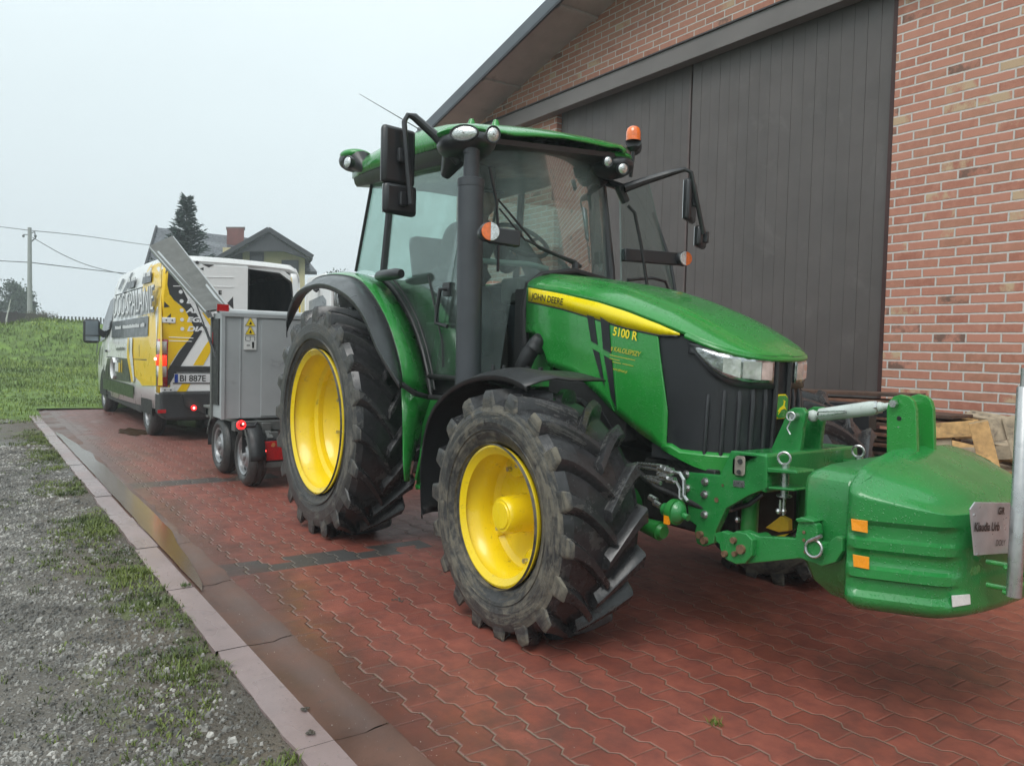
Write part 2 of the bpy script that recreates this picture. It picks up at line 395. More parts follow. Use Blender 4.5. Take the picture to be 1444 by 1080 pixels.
# gutter slabs: flat kerb strip and dished channel
kb = MB(); gt = MB()
jx = [-2.33-.945*i for i in range(-3, 15)]
for i, x1 in enumerate(jx):
    x0 = x1-.937; a = random.uniform(-.003, .003); w = random.uniform(-.008, .008)
    o = V((0, w, a))
    n = 8
    left = [V((x0+(x1-x0)*k/n, .842+w+.014*noise.noise(V((x0*3+k*1.3, 5, 0))), a-.0)) for k in range(n+1)]
    right = [V((x0+(x1-x0)*k/n, .968+w, a+.001)) for k in range(n+1)]
    base = [p-V((0,0,.09)) for p in left]
    kb.grid([base, left, right])
    pr = [(.968, .001), (1.0, -.002), (1.08, -.003), (1.11, .003), (1.165, .0065)]
    gt.grid([[V((x0+(x1-x0)*k/10, y+w*(i2 < 3)+(.035*noise.noise(V((x0*4+k*.4, 3, 3))) if i2 == 4 else 0), z-.001+(a if i2 < 3 else 0))) for k in range(11)] for i2, (y, z) in enumerate(pr)])
struct(kb.out('kerb', KERB, ang=40, fix=False)); struct(gt.out('gutter', GUT, ang=40, fix=False))
SUB = M('soil_bed', (.05,.042,.034), .8, var=.3, vs=20, bump=.5)
struct(MB().box((-16.05,.86,-.028), (2,1.16,-.022)).out('gutter_bed', SUB, ang=0))
# puddle in the channel
WATER = bpy.data.materials.new('puddle_water'); WATER.use_nodes = True
_b = WATER.node_tree.nodes['Principled BSDF']; _b.inputs['Base Color'].default_value = (.085,.052,.032,1); _b.inputs['Roughness'].default_value = .15; _b.inputs['Specular IOR Level'].default_value = .4
pts = []
n = 70
for k in range(n): x = -12.2+(8.1)*k/(n-1); pts.append((x, .975+.012*noise.noise(V((x*2, 0, 1)))))
for k in range(n):
    x = -4.1-(8.1)*k/(n-1); tp_ = min(1, (-4.1-x)/1.9, (x+12.2)/2.5)**.6 if -12.2 < x < -4.1 else 0
    pts.append((x, .98+tp_*(.150+.04*noise.noise(V((x*1.9, 0, 7))))))
struct(MB().add([(x, y, .0078) for x, y in pts], [list(range(len(pts)))]).out('puddle', WATER, ang=0, fix=False))
for nm, cx, cy, rx, ry in (('puddle', -13.4, 2.9, 1.1, .5), ('puddle', -11.9, 1.9, .5, .18), ('puddle', -14.4, .45, .5, .10)):
    p = [(cx+rx*math.cos(a)*(1+.35*noise.noise(V((math.cos(a)*2, math.sin(a)*2, cx)))), cy+ry*math.sin(a)*(1+.35*noise.noise(V((math.cos(a)*2, math.sin(a)*2, cx+5)))), .004 if cy > 1 else -.013) for a in [2*math.pi*k/40 for k in range(40)]]
    struct(MB().add(p, [list(range(40))]).out(nm, WATER, ang=0, fix=False))
# grass field rising away from the drive
def fz(x, y):
    d = max(0, -14.2-x)
    w = min(1, d/1.2)
    z = -.03 + w*.05 + .028*max(0, d-2) + w*.05*noise.noise(V((x*.5, y*.5, 0)))
    # mound
    c = MOUND
    r = math.hypot((x-c[0])/c[2], (y-c[1])/c[3])
    z += c[4]*math.exp(-r**2.6)*(1+.12*noise.noise(V((x*.35, y*.35, 9))))
    return z
_m = dep(100, 470, 30)
MOUND = (_m.x, _m.y, 3.0, 4.4, 1.42)
GRM = M('grass_soil', (.11,.18,.028), .85, var=.35, vs=2.5, dirt=(.035,.075,.015), ds=4, da=.45, bump=.8, bs=30)
rows = []
for i in range(110):
    x = -14.0-i*.34-(.0 if i < 60 else (i-60)*.5)
    rows.append([V((x, -26+j*.5, fz(x, -26+j*.5))) for j in range(104)])
# ragged near border
for j, p in enumerate(rows[0]): p.x += .8*noise.noise(V((p.y*.8, 0, 0))); p.z = -.035
field = MB().grid(rows)
keep = []
for f in field.f:
    c = sum((field.v[i] for i in f), V())/4
    if not (c.y > .95 and c.x > -15.95): keep.append(f)
field.f = keep; field.m = [0]*len(keep)
struct(field.out('grass_field', GRM, ang=60, fix=False))

def leaf_mat(name, c0, c1, rough=.6, sc=1.5):
    m, nt, b = new_mat(name); N = NT(nt)
    oi = N.n('ShaderNodeNewGeometry').outputs['Random Per Island']
    c = N.mix(oi, c0, c1); c = N.mix(N.step(N.noise(sc, 3), .35, .65), c, tuple(k*.6 for k in c0))
    N.put(b.inputs['Base Color'], c); b.inputs['Roughness'].default_value = rough
    b.inputs['Subsurface Weight'].default_value = 0.
    return m
BLADE = leaf_mat('grass_blades', (.07,.14,.014), (.23,.33,.05), .6, .5)
BLADE2 = leaf_mat('dry_grass_blades', (.10,.16,.03), (.26,.29,.08))
def blades(mb, x, y, z, h, n, spread, lean=.5, w=.004):
    for _ in range(n):
        a = random.uniform(0, 6.283); r = spread*math.sqrt(random.random()); bx = x+r*math.cos(a); by = y+r*math.sin(a)
        d = random.uniform(0, 6.283); l = h*random.uniform(.5, 1.15); le = lean*random.uniform(.2, 1)
        ww = w*random.uniform(.7, 1.3); t = V((math.cos(d), math.sin(d), 0)); s_ = V((-t.y, t.x, 0))*ww
        p = V((bx, by, z)); m_ = p+t*le*l*.4+V((0,0,l*.6)); e = p+t*le*l+V((0,0,l*random.uniform(.75, 1)))
        mb.add([p-s_, p+s_, m_+s_*.7, m_-s_*.7, e], [(0,1,2,3), (3,2,4)])
VERGE = leaf_mat('verge_blades', (.075,.115,.018), (.24,.29,.06), .6, 2.)
FIELD = leaf_mat('field_blades', (.11,.175,.018), (.33,.42,.07), .6, .35)
g = MB()
# verge tufts between gravel and kerb
for i in range(1500):
    x = random.uniform(-13.5, -1.2)
    dens = noise.noise(V((x*1.25, 0, 4)))+.35*noise.noise(V((x*4, 2, 4)))
    if dens < .02: continue
    y = .82 - abs(random.gauss(0, .15)) - (.0)
    blades(g, x, y, gz(x, y), .022+.030*random.random(), 10, .035, 1.2, .0026)
for i in range(4200):   # short moss-like sward
    x = random.uniform(-12.5, -1.2); y = .84-abs(random.gauss(0, .26))
    if noise.noise(V((x*1.1, y*1.6, 31)))+.5*noise.noise(V((x*4, y*5, 32))) < .02: continue
    blades(g, x, y, gz(x, y), .012+.012*random.random(), 7, .022, 1.6, .0024)
for _ in range(180):   # sparse weeds out in the gravel
    x = random.uniform(-13.5, -1.3); y = .5-abs(random.gauss(0, .35))
    if noise.noise(V((x*1.8, y*3.2, 8))) > .12: blades(g, x, y, gz(x, y), .035, 8, .03, 1., .0028)
tag(g.out('verge_grass', VERGE, ang=0, fix=False), 'ragged green grass growing along the kerb edge', 'grass', kind='stuff')
g = MB()
for i in range(30000):
    t = random.random()**1.5; x = -13.9-t*24; y = random.uniform(-14, 4)
    if y > .95 and x > -16.2: continue
    pr = y/-x
    if pr < -.35 or pr > .30: continue
    if x > -14.7 and noise.noise(V((y*.8, 0, 0)))*.8 < (x+14.0)+.15: continue
    h = (.075+.05*noise.noise(V((x*.7, y*.7, 2)))) * (1+t*1.2)
    near = -x < 17.5
    blades(g, x, y, fz(x, y)-.01, h, 3, .05+t*.16, .8, .005+.012*t)
tag(g.out('field_grass', FIELD, ang=0, fix=False), 'long uneven meadow grass beyond the end of the paving and over the mound', 'grass', kind='stuff')
# loose stones
STONE = leaf_mat('loose_stones', (.12,.115,.105), (.52,.50,.465), .6, 6)
g = MB()
oct_f = [(0,2,4),(2,1,4),(1,3,4),(3,0,4),(2,0,5),(1,2,5),(3,1,5),(0,3,5)]
for i in range(62000):
    t = random.random()**1.5; x = -1.5-t*9.5; y = random.uniform(-1.5*(.45+t*2.0), .80)
    dn = noise.noise(V((x*.8, y*.8, 20)))+.7*noise.noise(V((x*2.6, y*2.6, 21)))
    if dn < random.uniform(-.95, .05) or (y > .35 and random.random() < (y-.35)*1.5): continue
    s = random.uniform(.004, .0105)*(1+.8*t)*(2.2 if random.random() < .025 else 1)
    a = random.uniform(0, 3.14); ca, sa = math.cos(a), math.sin(a); z = gz(x, y)+.003
    q = [(s,s*.3,-s*.5),(-s*.2,s*.9,-s*.5),(-s,-s*.2,-s*.5),(s*.3,-s*.8,-s*.5),(s*.5,s*.2,s*.45),(-s*.1,s*.5,s*.5),(-s*.5,0,s*.4),(s*.2,-s*.4,s*.5)]
    g.add([(x+(u*ca-v*sa)*random.uniform(.7,1.3), y+(u*sa+v*ca)*random.uniform(.7,1.3), z+w*random.uniform(.6,1.3)) for u, v, w in q], [(0,1,5,4),(1,2,6,5),(2,3,7,6),(3,0,4,7),(4,5,6,7)])
for i in range(700):   # grit washed over the gutter and paving
    x = random.uniform(-6, -1.2); y = 1.14+abs(random.gauss(0, .25)) if random.random() < .5 else random.uniform(.87, 1.3)
    s = random.uniform(.0012, .0032)
    q = [(s,0,0),(-s,0,0),(0,s*.8,0),(0,-s*.8,0),(0,0,s*.6),(0,0,-s*.6)]
    g.add([(x+u, y+v, .003+w) for u, v, w in q], oct_f)
tag(g.out('loose_gravel', STONE, ang=0, fix=False), 'small pale stones scattered over the wet dirt yard', 'gravel', kind='stuff')
for px, py, lab in ((1010, 1020, 'small green weed tuft growing from the red paving near the bottom of the photo'), (262, 826, 'dark weed growing out of the kerb joint beside the gutter')):
    p = onZ(px, py); g = MB(); blades(g, p.x, p.y, 0, .022, 60, .028, 1.3, .0016); tag(g.out('weed_tuft', BLADE, ang=0, fix=False), lab, 'weed', 'weeds in the paving joints')
MUD = M('mud_clod', (.06,.05,.038), .7, var=.3, vs=60, bump=.6)
for k, (px, py, lab) in enumerate(((560, 846, 'dark mud clod on the red paving left of the front wheel'), (430, 1000, 'dark leafy crumb lying on the kerb strip'), (438, 1034, 'lower dark crumb on the kerb strip, nearest the photo bottom'))):
    p = onZ(px, py); g = MB()
    for _ in range(14):
        q = p+V((random.gauss(0, .018 if k == 0 else .006), random.gauss(0, .018 if k == 0 else .006), .004)); s = random.uniform(.004, .010)
        g.add([q+V((s*a, s*b*.8, s*c*.5)) for a, b, c in ((1,0,0),(-1,0,0),(0,1,0),(0,-1,0),(0,0,1),(0,0,-1))], oct_f)
    tag(g.out('mud_clod', MUD, ang=0, fix=False), lab, 'mud', 'dirt crumbs on the paving')

# ------------------------------------------------------------------ brick hall
def brick_mat():
    m, nt, b = new_mat('red_brickwork'); N = NT(nt)
    x, y, z = N.xyz()
    wob = N.math('MULTIPLY', N.math('SUBTRACT', N.noise(7, 3), .5), .007)
    H, L = .0745, .250
    zz = N.math('ADD', z, wob); row = N.math('FLOOR', N.math('DIVIDE', zz, H)); fz_ = N.math('FRACT', N.math('DIVIDE', zz, H))
    wr = N.n('ShaderNodeTexWhiteNoise', noise_dimensions='1D'); N.put(wr.inputs['W'], row)
    xo = N.math('ADD', N.math('ADD', x, N.math('MULTIPLY', N.math('MODULO', row, 2.), L*.5)), N.math('ADD', N.math('MULTIPLY', wr.outputs['Value'], .03), wob))
    col = N.math('FLOOR', N.math('DIVIDE', xo, L)); fx = N.math('FRACT', N.math('DIVIDE', xo, L))
    dz = N.math('MULTIPLY', N.math('PINGPONG', fz_, .5), H); dx = N.math('MULTIPLY', N.math('PINGPONG', fx, .5), L)
    d = N.math('MINIMUM', dz, dx); d = N.math('ADD', d, N.math('MULTIPLY', N.math('SUBTRACT', N.noise(38, 4, .6), .5), .0075))
    br = N.step(d, .0052, .0082)
    wn = N.n('ShaderNodeTexWhiteNoise', noise_dimensions='2D'); N.put(wn.inputs['Vector'], N.comb(row, col, 0.)); rr = N.xyz(wn.outputs['Color'])
    md = N.noise(13, 6, .65); st = N.noise(5, 4, .6, vec=N.vmap((1.6, 1, 1.2)))
    c = N.mix(rr[0], (.35,.135,.090), (.49,.22,.155)); c = N.mix(N.math('MULTIPLY', N.step(rr[1], .45, .1), .55), c, (.36,.19,.12))
    c = N.mix(N.step(md, .42, .75), c, (.50,.235,.165))
    c = N.mix(N.math('MULTIPLY', N.math('GREATER_THAN', rr[1], .91), N.step(st, .45, .56)), c, (.50,.36,.23))
    c = N.mix(N.math('MULTIPLY', N.math('MULTIPLY', N.math('GREATER_THAN', rr[2], .96), N.step(N.noise(9, 5, .6), .44, .58)), .8), c, (.10,.07,.055))
    c = N.mix(N.math('MULTIPLY', N.step(z, 2.0, 5.5), .25), c, (.35,.19,.14))
    mo = N.mix(N.noise(30, 4), (.46,.43,.40), (.64,.61,.57))
    c = N.mix(br, mo, c)
    N.put(b.inputs['Base Color'], c); b.inputs['Roughness'].default_value = .82
    N.put(b.inputs['Normal'], N.bump(N.math('ADD', br, N.math('MULTIPLY', md, .35)), .7, .008)); return m
BRICK = brick_mat()
WY = 6.3
hall = thing('brick_hall', (-4, WY, 0), 'large red brick farm hall with brown sliding plank doors and grey sloping roof', 'building')
sl = .2655; x_s, z_s = -9.602, 4.746                # soffit meets wall
def zr(x): return z_s+(x-x_s)*sl
XL = -10.6; XR = 6.0; DL, DR, DZ = -8.10, -3.56, 4.40
apex = 2.2
w = MB()
# left pier, over-door strip, right field as one wall mesh with a doorway
outl = [(XL,0),(DL,0),(DL,DZ),(DR,DZ),(DR,0),(XR,0),(XR,zr(apex)-(XR-apex)*sl),(apex,zr(apex)),(XL,zr(XL))]
w.poly([(x, WY, z) for x, z in outl], (0,.30,0)); w.out('wall', BRICK, hall, ang=0)
MB().box((XL, WY+.3, 0), (XL+.3, WY+14, zr(XL))).out('side_wall', BRICK, hall, ang=0)
DOORM = M('brown_door_paint', (.092,.079,.075), .42, var=.10, vs=2.5, dirt=(.125,.11,.105), ds=2.2, da=.42, bump=.06, bs=14)
DOORD = M('door_gap', (.006,.006,.006), .8)
BEAMM = M('rail_cover_paint', (.15,.133,.127), .42, var=.08, vs=2, dirt=(.15,.14,.13), ds=7, da=.30)
def leaf(x0, x1, y, name='door_leaf'):
    mb = MB(); n = round((x1-x0)/.1215); st = (x1-x0)/n
    for i in range(n):
        a = x0+i*st; o = random.uniform(-.001, .001)
        mb.box((a+.0009, y+o, .05), (a+st-.0009, y+.04, DZ-.02))
    mb.box((x0, y+.042, .05), (x1, y+.05, DZ-.02))
    return mb.out(name, DOORM, hall, ang=0, bevel=.0022)
leaf(-8.08, -5.86, WY+.07); d2 = leaf(-5.80, DR-.03, WY+.03)
MB().box((-5.87, WY+.055, .05), (-5.845, WY+.125, DZ-.02)).out('door_edge_strip', M('door_edge', (.12,.09,.085), .5), hall, ang=0)
MB().box((DL, WY+.20, 0), (DR, WY+.24, DZ)).out('doorway_back', DOORD, hall, ang=0)
MB().box((DR-.03, WY-.004, 0), (DR+.004, WY+.03, DZ)).out('door_jamb', M('jamb', (.045,.016,.014), .6), hall, ang=0)
MB().box((-9.75, WY-.14, 4.335), (-2.2, WY-.003, 4.53)).out('door_rail_cover', BEAMM, hall, ang=0, bevel=.006)
MB().box((-9.75, WY-.16, 4.53), (-2.2, WY-.003, 4.545)).out('rail_flashing', M('flash', (.05,.045,.045), .5), hall, ang=0)
SOFF = M('soffit_boards', (.42,.38,.36), .7, var=.1, vs=3, dirt=(.16,.14,.13), ds=3, da=.4)
ROOFG = M('roof_grey', (.085,.098,.115), .4, var=.1, vs=2)
OV = .62
def slope_slab(x0, x1, y0, y1, off, th, name, mat, flip=False):
    f = (lambda x: zr(x)) if not flip else (lambda x: zr(apex)-(x-apex)*sl)
    mb = MB(); mb.poly([(x0, y0, f(x0)+off), (x1, y0, f(x1)+off), (x1, y1, f(x1)+off), (x0, y1, f(x0)+off)], (0,0,th))
    return mb.out(name, mat, hall, ang=0)
slope_slab(-11.2, apex, WY-OV+.03, WY+14, .0, .02, 'soffit', SOFF)
slope_slab(-11.3, apex, WY-OV, WY+14.2, .035, .05, 'roof', ROOFG)
slope_slab(apex, 12, WY-OV, WY+14.2, .035, .05, 'roof', ROOFG, True)
slope_slab(-11.3, apex, WY-OV-.03, WY-OV-.002, -.045, .19, 'bargeboard', ROOFG)
slope_slab(-11.3, apex, WY-OV-.045, WY-OV-.031, -.06, .035, 'bargeboard_trim', M('trim_dark', (.02,.022,.028), .5))
mb = MB()
for x in (-9.0, -7.4, -5.8, -4.2):
    mb.poly([(x, WY-OV+.03, zr(x)-.03), (x+.07, WY-OV+.03, zr(x+.07)-.03), (x+.07, WY-.003, zr(x+.07)-.03), (x, WY-.003, zr(x)-.03)], (0,0,.028))
mb.split('soffit_batten', SOFF, hall, ang=0)

# ------------------------------------------------------------------ timber by the wall
WOODL = [M('pallet_wood_pale', (.56,.34,.14), .7, var=.25, vs=14, dirt=(.20,.13,.07), ds=12, da=.45, bump=.4, bs=40),
         M('pallet_wood_grey', (.38,.31,.22), .8, var=.25, vs=14, dirt=(.09,.075,.06), ds=10, da=.5, bump=.4, bs=40)]
WOODD = [M('old_board_dark', (.10,.055,.038), .75, var=.35, vs=10, dirt=(.05,.035,.028), ds=9, da=.5, bump=.4, bs=40),
         M('old_board_red', (.20,.095,.06), .7, var=.35, vs=10, dirt=(.09,.05,.035), ds=9, da=.5, bump=.4, bs=40)]
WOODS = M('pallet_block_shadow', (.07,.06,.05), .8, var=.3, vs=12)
def pallet(loc, rot, label, mats):
    t = thing('wooden_pallet', loc, label, 'pallet', 'wooden pallets heaped by the brick wall'); t.rotation_euler = rot
    L, W = 1.12, .75
    def part(nm, mb, m): o = mb.out(nm, m, None, ang=0, bevel=.003); o.parent = t
    for i, (y, w_) in enumerate(((-.325,.10),(-.165,.085),(0,.10),(.165,.085),(.325,.10))):
        part('deck_board', MB().box((-L/2, y-w_/2, .114), (L/2, y+w_/2, .134)), mats[i % 2])
    for x in (-.50, 0, .50):
        part('cross_board', MB().box((x-.065, -W/2, .094), (x+.065, W/2, .113)), mats[1])
    for y in (-.325, 0, .325):
        part('bottom_board', MB().box((-L/2, y-.045, 0), (L/2, y+.045, .02)), mats[0])
        for x in (-.50, 0, .50): part('block', MB().box((x-.06, y-.045, .021), (x+.06, y+.045, .093)), WOODS)
    return t
pallet((-3.35, 5.78, 0), (0, 0, .04), 'lowest dark pallet lying flat under the board stack', WOODD)
pallet((-3.32, 5.74, .20), (0, 0, -.05), 'middle dark pallet lying flat under the board stack', WOODD)
pallet((-3.36, 5.78, .40), (0, 0, .02), 'top dark pallet of the flat pile under the board stack', WOODD)
pallet((-2.35, 5.45, 0), (0, 0, .3), 'weathered pallet lying flat under the broken pale ones', WOODL[::-1])
pallet((-1.98, 5.30, .56), (R_(80), R_(-9), R_(7)), 'pale yellow broken pallet leaning up against the wood pile', WOODL)
pallet((-1.72, 5.05, .46), (R_(74), R_(74), R_(6)), 'worn pallet slumped in front of the pale leaning one, partly behind the green weight', WOODL)
# dark boards stack: each board counted as individual thing
cl = ['dark brown', 'reddish', 'weathered', 'split', 'wet']
random.seed(3)
bl = []
for k in range(9):
    z = .56+.052*k; x0 = -4.35+.18*random.random(); x1 = -2.45-.35*random.random()-.03*k
    y0 = 5.52+.05*random.random(); tilt = (random.random()-.5)*.05
    mb = MB(); q = [(x0, y0, z), (x1, y0, z+tilt*1.2), (x1, y0+.34, z+tilt*1.2), (x0, y0+.34, z)]
    mb.poly(q, (0,0,.024))
    if k < 3: mb.poly([(p[0]+.3, p[1]+.36, p[2]) for p in q], (0,0,.022))
    o = mb.out('board', WOODD[k % 2], ang=0, bevel=.003)
    tag(o, 'old brown board in the flat stack behind the green weight, one of its flat layers', 'board', 'boards stacked flat by the wall')
bt = thing('steel_beams', (-4.0, 5.2, 0), 'black steel implement frame of long beams lying across the wood by the door', 'implement')
mb = MB(); mb.beam((-4.75,5.35,.86), (-2.75,5.25,.92), .10, .09); mb.beam((-4.75,5.1,.80), (-2.9,5.05,.84), .09, .10); mb.out('beam', BLACKS, bt, ang=0, bevel=.004)
mb = MB(); mb.beam((-4.2,5.08,.30), (-4.2,5.35,.86), .06, .06); mb.beam((-3.2,5.06,.30), (-3.2,5.3,.86), .06, .06)
for x in (-4.2,-3.2): mb.box((x-.04,4.9,.0), (x+.04,5.5,.30))
mb.out('bracket', BLACKS, bt, ang=0, bevel=.003)
MB().beam((-4.2,5.32,.915), (-3.45,5.29,.937), .03, .006).out('yellow_strap', YSTR, bt, ang=0)
pallet((-2.25, 5.62, .62), (R_(20), R_(5), R_(-12)), 'grey pallet tipped on top of the heap right against the bricks', WOODL[::-1])
pallet((-1.55, 5.62, .30), (R_(82), R_(40), R_(4)), 'worn pallet standing askew at the right end of the heap', WOODL)
rb = MB()
for _ in range(60):
    s = random.uniform(.02, .06); p = V((random.uniform(-2.2,-1.1), random.uniform(4.9,5.9), s*.5))
    rb.ball(p, (s, s*.8, s*.6), 6)
tag(rb.out('rubble_heap', M('rubble', (.33,.30,.27), .85, var=.3, vs=30, bump=.5), ang=30), 'pale broken rubble lying at the foot of the pallets', 'rubble', kind='stuff')

# ================================================================== TRACTOR
YC = 2.92
T = thing('tractor', (-3.9, YC, 0), 'green farm tractor with yellow wheels and a glass cab parked on the red paving', 'tractor')
def wheel_set(name, c, side, R, rb, W, nl, prof, lugd, rimf, disc, side_mat):
    """local axis Y, outer face towards -Y; side=1 right, -1 left (mirrored)"""
    wm = MB(); rim = MB()
    # rim barrel (flange, bead, drop centre)
    rim.rev([(-.5*W+.035, rimf-.035), (-.5*W+.018, rimf-.005), (-.5*W+.022, rimf+.006), (-.5*W+.034, rimf+.004), (-.5*W+.046, rimf-.018), (-.5*W+.085, rimf-.030), (-.5*W+.10, rimf-.045), (-.5*W+.18, rimf-.052), (-.5*W+.20, rimf-.075), (.5*W-.06, rimf-.075), (.5*W-.04, rimf-.02), (.5*W-.02, rimf)], (0,0,0), (0,1,0), 96)
    # disc
    wm.rev(disc, (0,0,0), (0,1,0), 72)
    w = wm.out('wheel', YELLOW, T, ang=40, loc=c, fix=False); w.scale = (1, side, 1)
    rim.out('rim', YELLOW, w, ang=40, fix=False)
    ty = MB()
    full = prof + [(-y, r) for y, r in prof[-2::-1]]
    k = len(prof)
    nseg = len(full)-1
    mis = [0 if (i < k-4 or i >= nseg-(k-4)) else 1 for i in range(nseg)]
    ty.rev(full, (0,0,0), (0,1,0), 120, mis=mis)
    # sidewall lettering ridges
    def P(phi, y, r): return V((r*math.cos(phi), y, -r*math.sin(phi)))
    sh = prof[-3]
    for s in (-1, 1):
        for i in range(nl):
            p0 = 2*math.pi*(i+(.5 if s > 0 else 0))/nl
            st = []
            hw = W*.5
            for u, rt, rbm, wd in ((-.06, R, R-lugd-.012, .021), (.10, R, R-lugd-.012, .022), (.3, R-.001, R-lugd-.012, .023), (.5, R-.002, R-lugd-.014, .024), (.7, R-.004, R-lugd-.018, .026), (.86, R-.007, R-lugd-.026, .030), (.955, R-.010, R-lugd-.045, .034), (1.0, R-.024, R-lugd-.075, .034), (1.010, R-.062, R-lugd-.10, .030), (.995, R-.098, R-lugd-.118, .020)):
                uu = max(0, min(1, u)); sft = (R*.30)*(1-(1-uu)**1.45) + (u < 0)*u*R*.4
                phi = p0 - sft/R
                st.append((phi, s*hw*u*.985, rt, rbm, wd))
            rows = []
            for phi, y, rt, rbm, wd in st:
                a = wd/R; b_ = wd*1.75/R
                rows.append([P(phi-b_, y, rbm), P(phi-a, y, rt-.006), P(phi-a*.75, y, rt), P(phi+a*.75, y, rt), P(phi+a, y, rt-.006), P(phi+b_, y, rbm)])
            ty.grid(rows[:-3], True, 2); ty.grid(rows[-4:], True, 0)
            ty.add(rows[0], [list(range(6))], 2); ty.add(rows[-1], [list(range(6))], 0)
    t = ty.out('tyre', [side_mat, TY_TREAD, TY_LUG], w, ang=35, fix=False)
    for v in t.data.vertices:   # flattened contact patch
        if v.co.z < -c[2]+.001: v.co.z = -c[2]+.001
    bm = bmesh.new(); bm.from_mesh(t.data); bmesh.ops.recalc_face_normals(bm, faces=bm.faces); bm.to_mesh(t.data); bm.free()
    rg = MB()
    rr = prof[2][1]; 
    for k2 in range(0):
        if k2 % 7 < 4:
            a = 2*math.pi*k2/28+.35; yb = -(W*.5)-.0015
            q = [P(a+da, yb+dy, rr+dr-.03) for da, dr, dy in ((-.04,-.02,0),(.04,-.02,0),(.05,.022,-.002),(-.03,.022,-.002))]
            rg.poly(q, (0,-.004,0))
    for rad in (rr-.055, rr+.012):
        rg.rev([(-(W*.5)+.008, rad-.004), (-(W*.5)-.004, rad), (-(W*.5)+.008, rad+.004)], (0,0,0), (0,1,0), 96)
    rg.split('tyre_ridge', side_mat, w, ang=30)
    return w
RF, RR_ = .572, .780
fprof = [(-.150,.308),(-.182,.330),(-.206,.375),(-.217,.42),(-.214,.465),(-.202,.497),(-.165,.517),(-.08,.527),(0,.530)]
rprof = [(-.150,.480),(-.180,.50),(-.206,.545),(-.217,.60),(-.214,.655),(-.200,.698),(-.165,.722),(-.08,.732),(0,.735)]
fdisc = [(-.5*.42+.15,.0001),(-.5*.42+.05,.0001),(-.5*.42+.05,.072),(-.5*.42+.062,.082),(-.5*.42+.085,.084),(-.5*.42+.15,.088),(-.5*.42+.22,.090),(-.5*.42+.225,.13),(-.5*.42+.215,.20),(-.5*.42+.20,.240)]
rdisc = [(.17,.0001),(.03,.0001),(.03,.10),(.05,.115),(.11,.12),(.12,.20),(.10,.33),(.06,.385),(.02,.405)]
fw = []
for side in (1, -1):
    yf = YC - side*(YC-2.115); yr = YC-side*(YC-2.11)
    w = wheel_set('wheel', (-2.84 if side > 0 else -2.79, yf if side > 0 else 3.90, .532), side, RF, 0, .42, 18, fprof, .038, .310, fdisc, TY_SIDE)
    # rim mounting lugs, studs
    br = MB(); bo = MB()
    for k in range(4):
        a = R_(20+90*k); ca, sa = math.cos(a), math.sin(a)
        tn = V((-sa, 0, ca)); rd = V((ca, 0, sa))
        q = [rd*.262-tn*.08, rd*.262+tn*.08, rd*.19+tn*.06, rd*.165+tn*.025, rd*.165-tn*.025, rd*.19-tn*.06]
        br.poly([p+V((0,-.035,0)) for p in q], (0,.045,0))
        for sgn in (-1, 1):
            c = rd*.212+tn*.038*sgn; bo.cyl(c+V((0,-.058,0)), c+V((0,-.03,0)), .012, 6)
    br.split('rim_bracket', YELLOW, w, ang=30, bevel=.008); bo.split('wheel_nut', STEEL, w, ang=30)
    MB().rev([(-.5*.42+.044,.0001),(-.5*.42+.044,.058),(-.5*.42+.051,.062)], (0,0,0), (0,1,0), 40).out('hub_cap', YELLOW, w, ang=30)
    w = wheel_set('wheel', (-5.02, yr, .762), side, RR_, 0, .43, 20, rprof, .040, .483, rdisc, TY_REAR)
    bo = MB()
    for k in range(8):
        a = R_(22+45*k); c = V((math.cos(a)*.30, .075, math.sin(a)*.30)); bo.cyl(c, c+V((0,.04,0)), .014, 6)
    bo.split('wheel_nut', STEEL, w, ang=30)

# ---- chassis, engine, axle (dark mass)
mb = MB()
mb.box((-5.35, YC-.22, .50), (-4.1, YC+.22, 1.05)); mb.box((-4.1, YC-.17, .52), (-2.5, YC+.17, 1.05))
mb.box((-3.55, YC-.27, .95), (-2.3, YC+.27, 1.38)); mb.box((-3.0, YC-.20, .46), (-2.15, YC+.20, .80))
mb.cyl((-5.02, YC-.62, .775), (-5.02, YC+.62, .775), .11); mb.tube([(-4.6,YC-.30,.48),(-3.4,YC-.30,.48)], .12, 12); mb.box((-4.55, YC-.60, .55), (-3.75, YC-.20, .98))
mb.out('chassis', DARK, T, ang=35, bevel=.01)
mb = MB(); mb.tube([(-2.84, YC-.78, .56), (-2.84, YC-.45, .56), (-2.84, YC-.22, .50), (-2.84, YC+.22, .50), (-2.84, YC+.45, .56), (-2.84, YC+.90, .56)], [.10,.085,.12,.12,.085,.10], 14)
mb.out('front_axle', GREEN2, T)
# ---- hood
plan = [(-3.51,.365),(-3.30,.365),(-3.10,.365),(-2.90,.365),(-2.72,.363),(-2.58,.357),(-2.46,.345),(-2.36,.332),(-2.28,.312),(-2.215,.282),(-2.165,.242),(-2.130,.195),(-2.112,.145),(-2.101,.085),(-2.096,.04),(-2.095,.0)]
NX = -2.095
def lerp(tab, x):
    if x <= tab[0][0]: return tab[0][1]
    for (a, b), (c, d) in zip(tab, tab[1:]):
        if x <= c: return b+(d-b)*(x-a)/(c-a)
    return tab[-1][1]
shz = [(-3.51,1.632),(-3.2,1.585),(-2.9,1.528),(-2.7,1.478),(-2.5,1.415),(-2.36,1.366),(-2.25,1.322),(-2.16,1.290),(-2.10,1.272)]
crz = [(-3.51,1.712),(-3.2,1.668),(-2.9,1.608),(-2.7,1.550),(-2.5,1.482),(-2.36,1.418),(-2.25,1.362),(-2.16,1.312),(-2.10,1.279)]
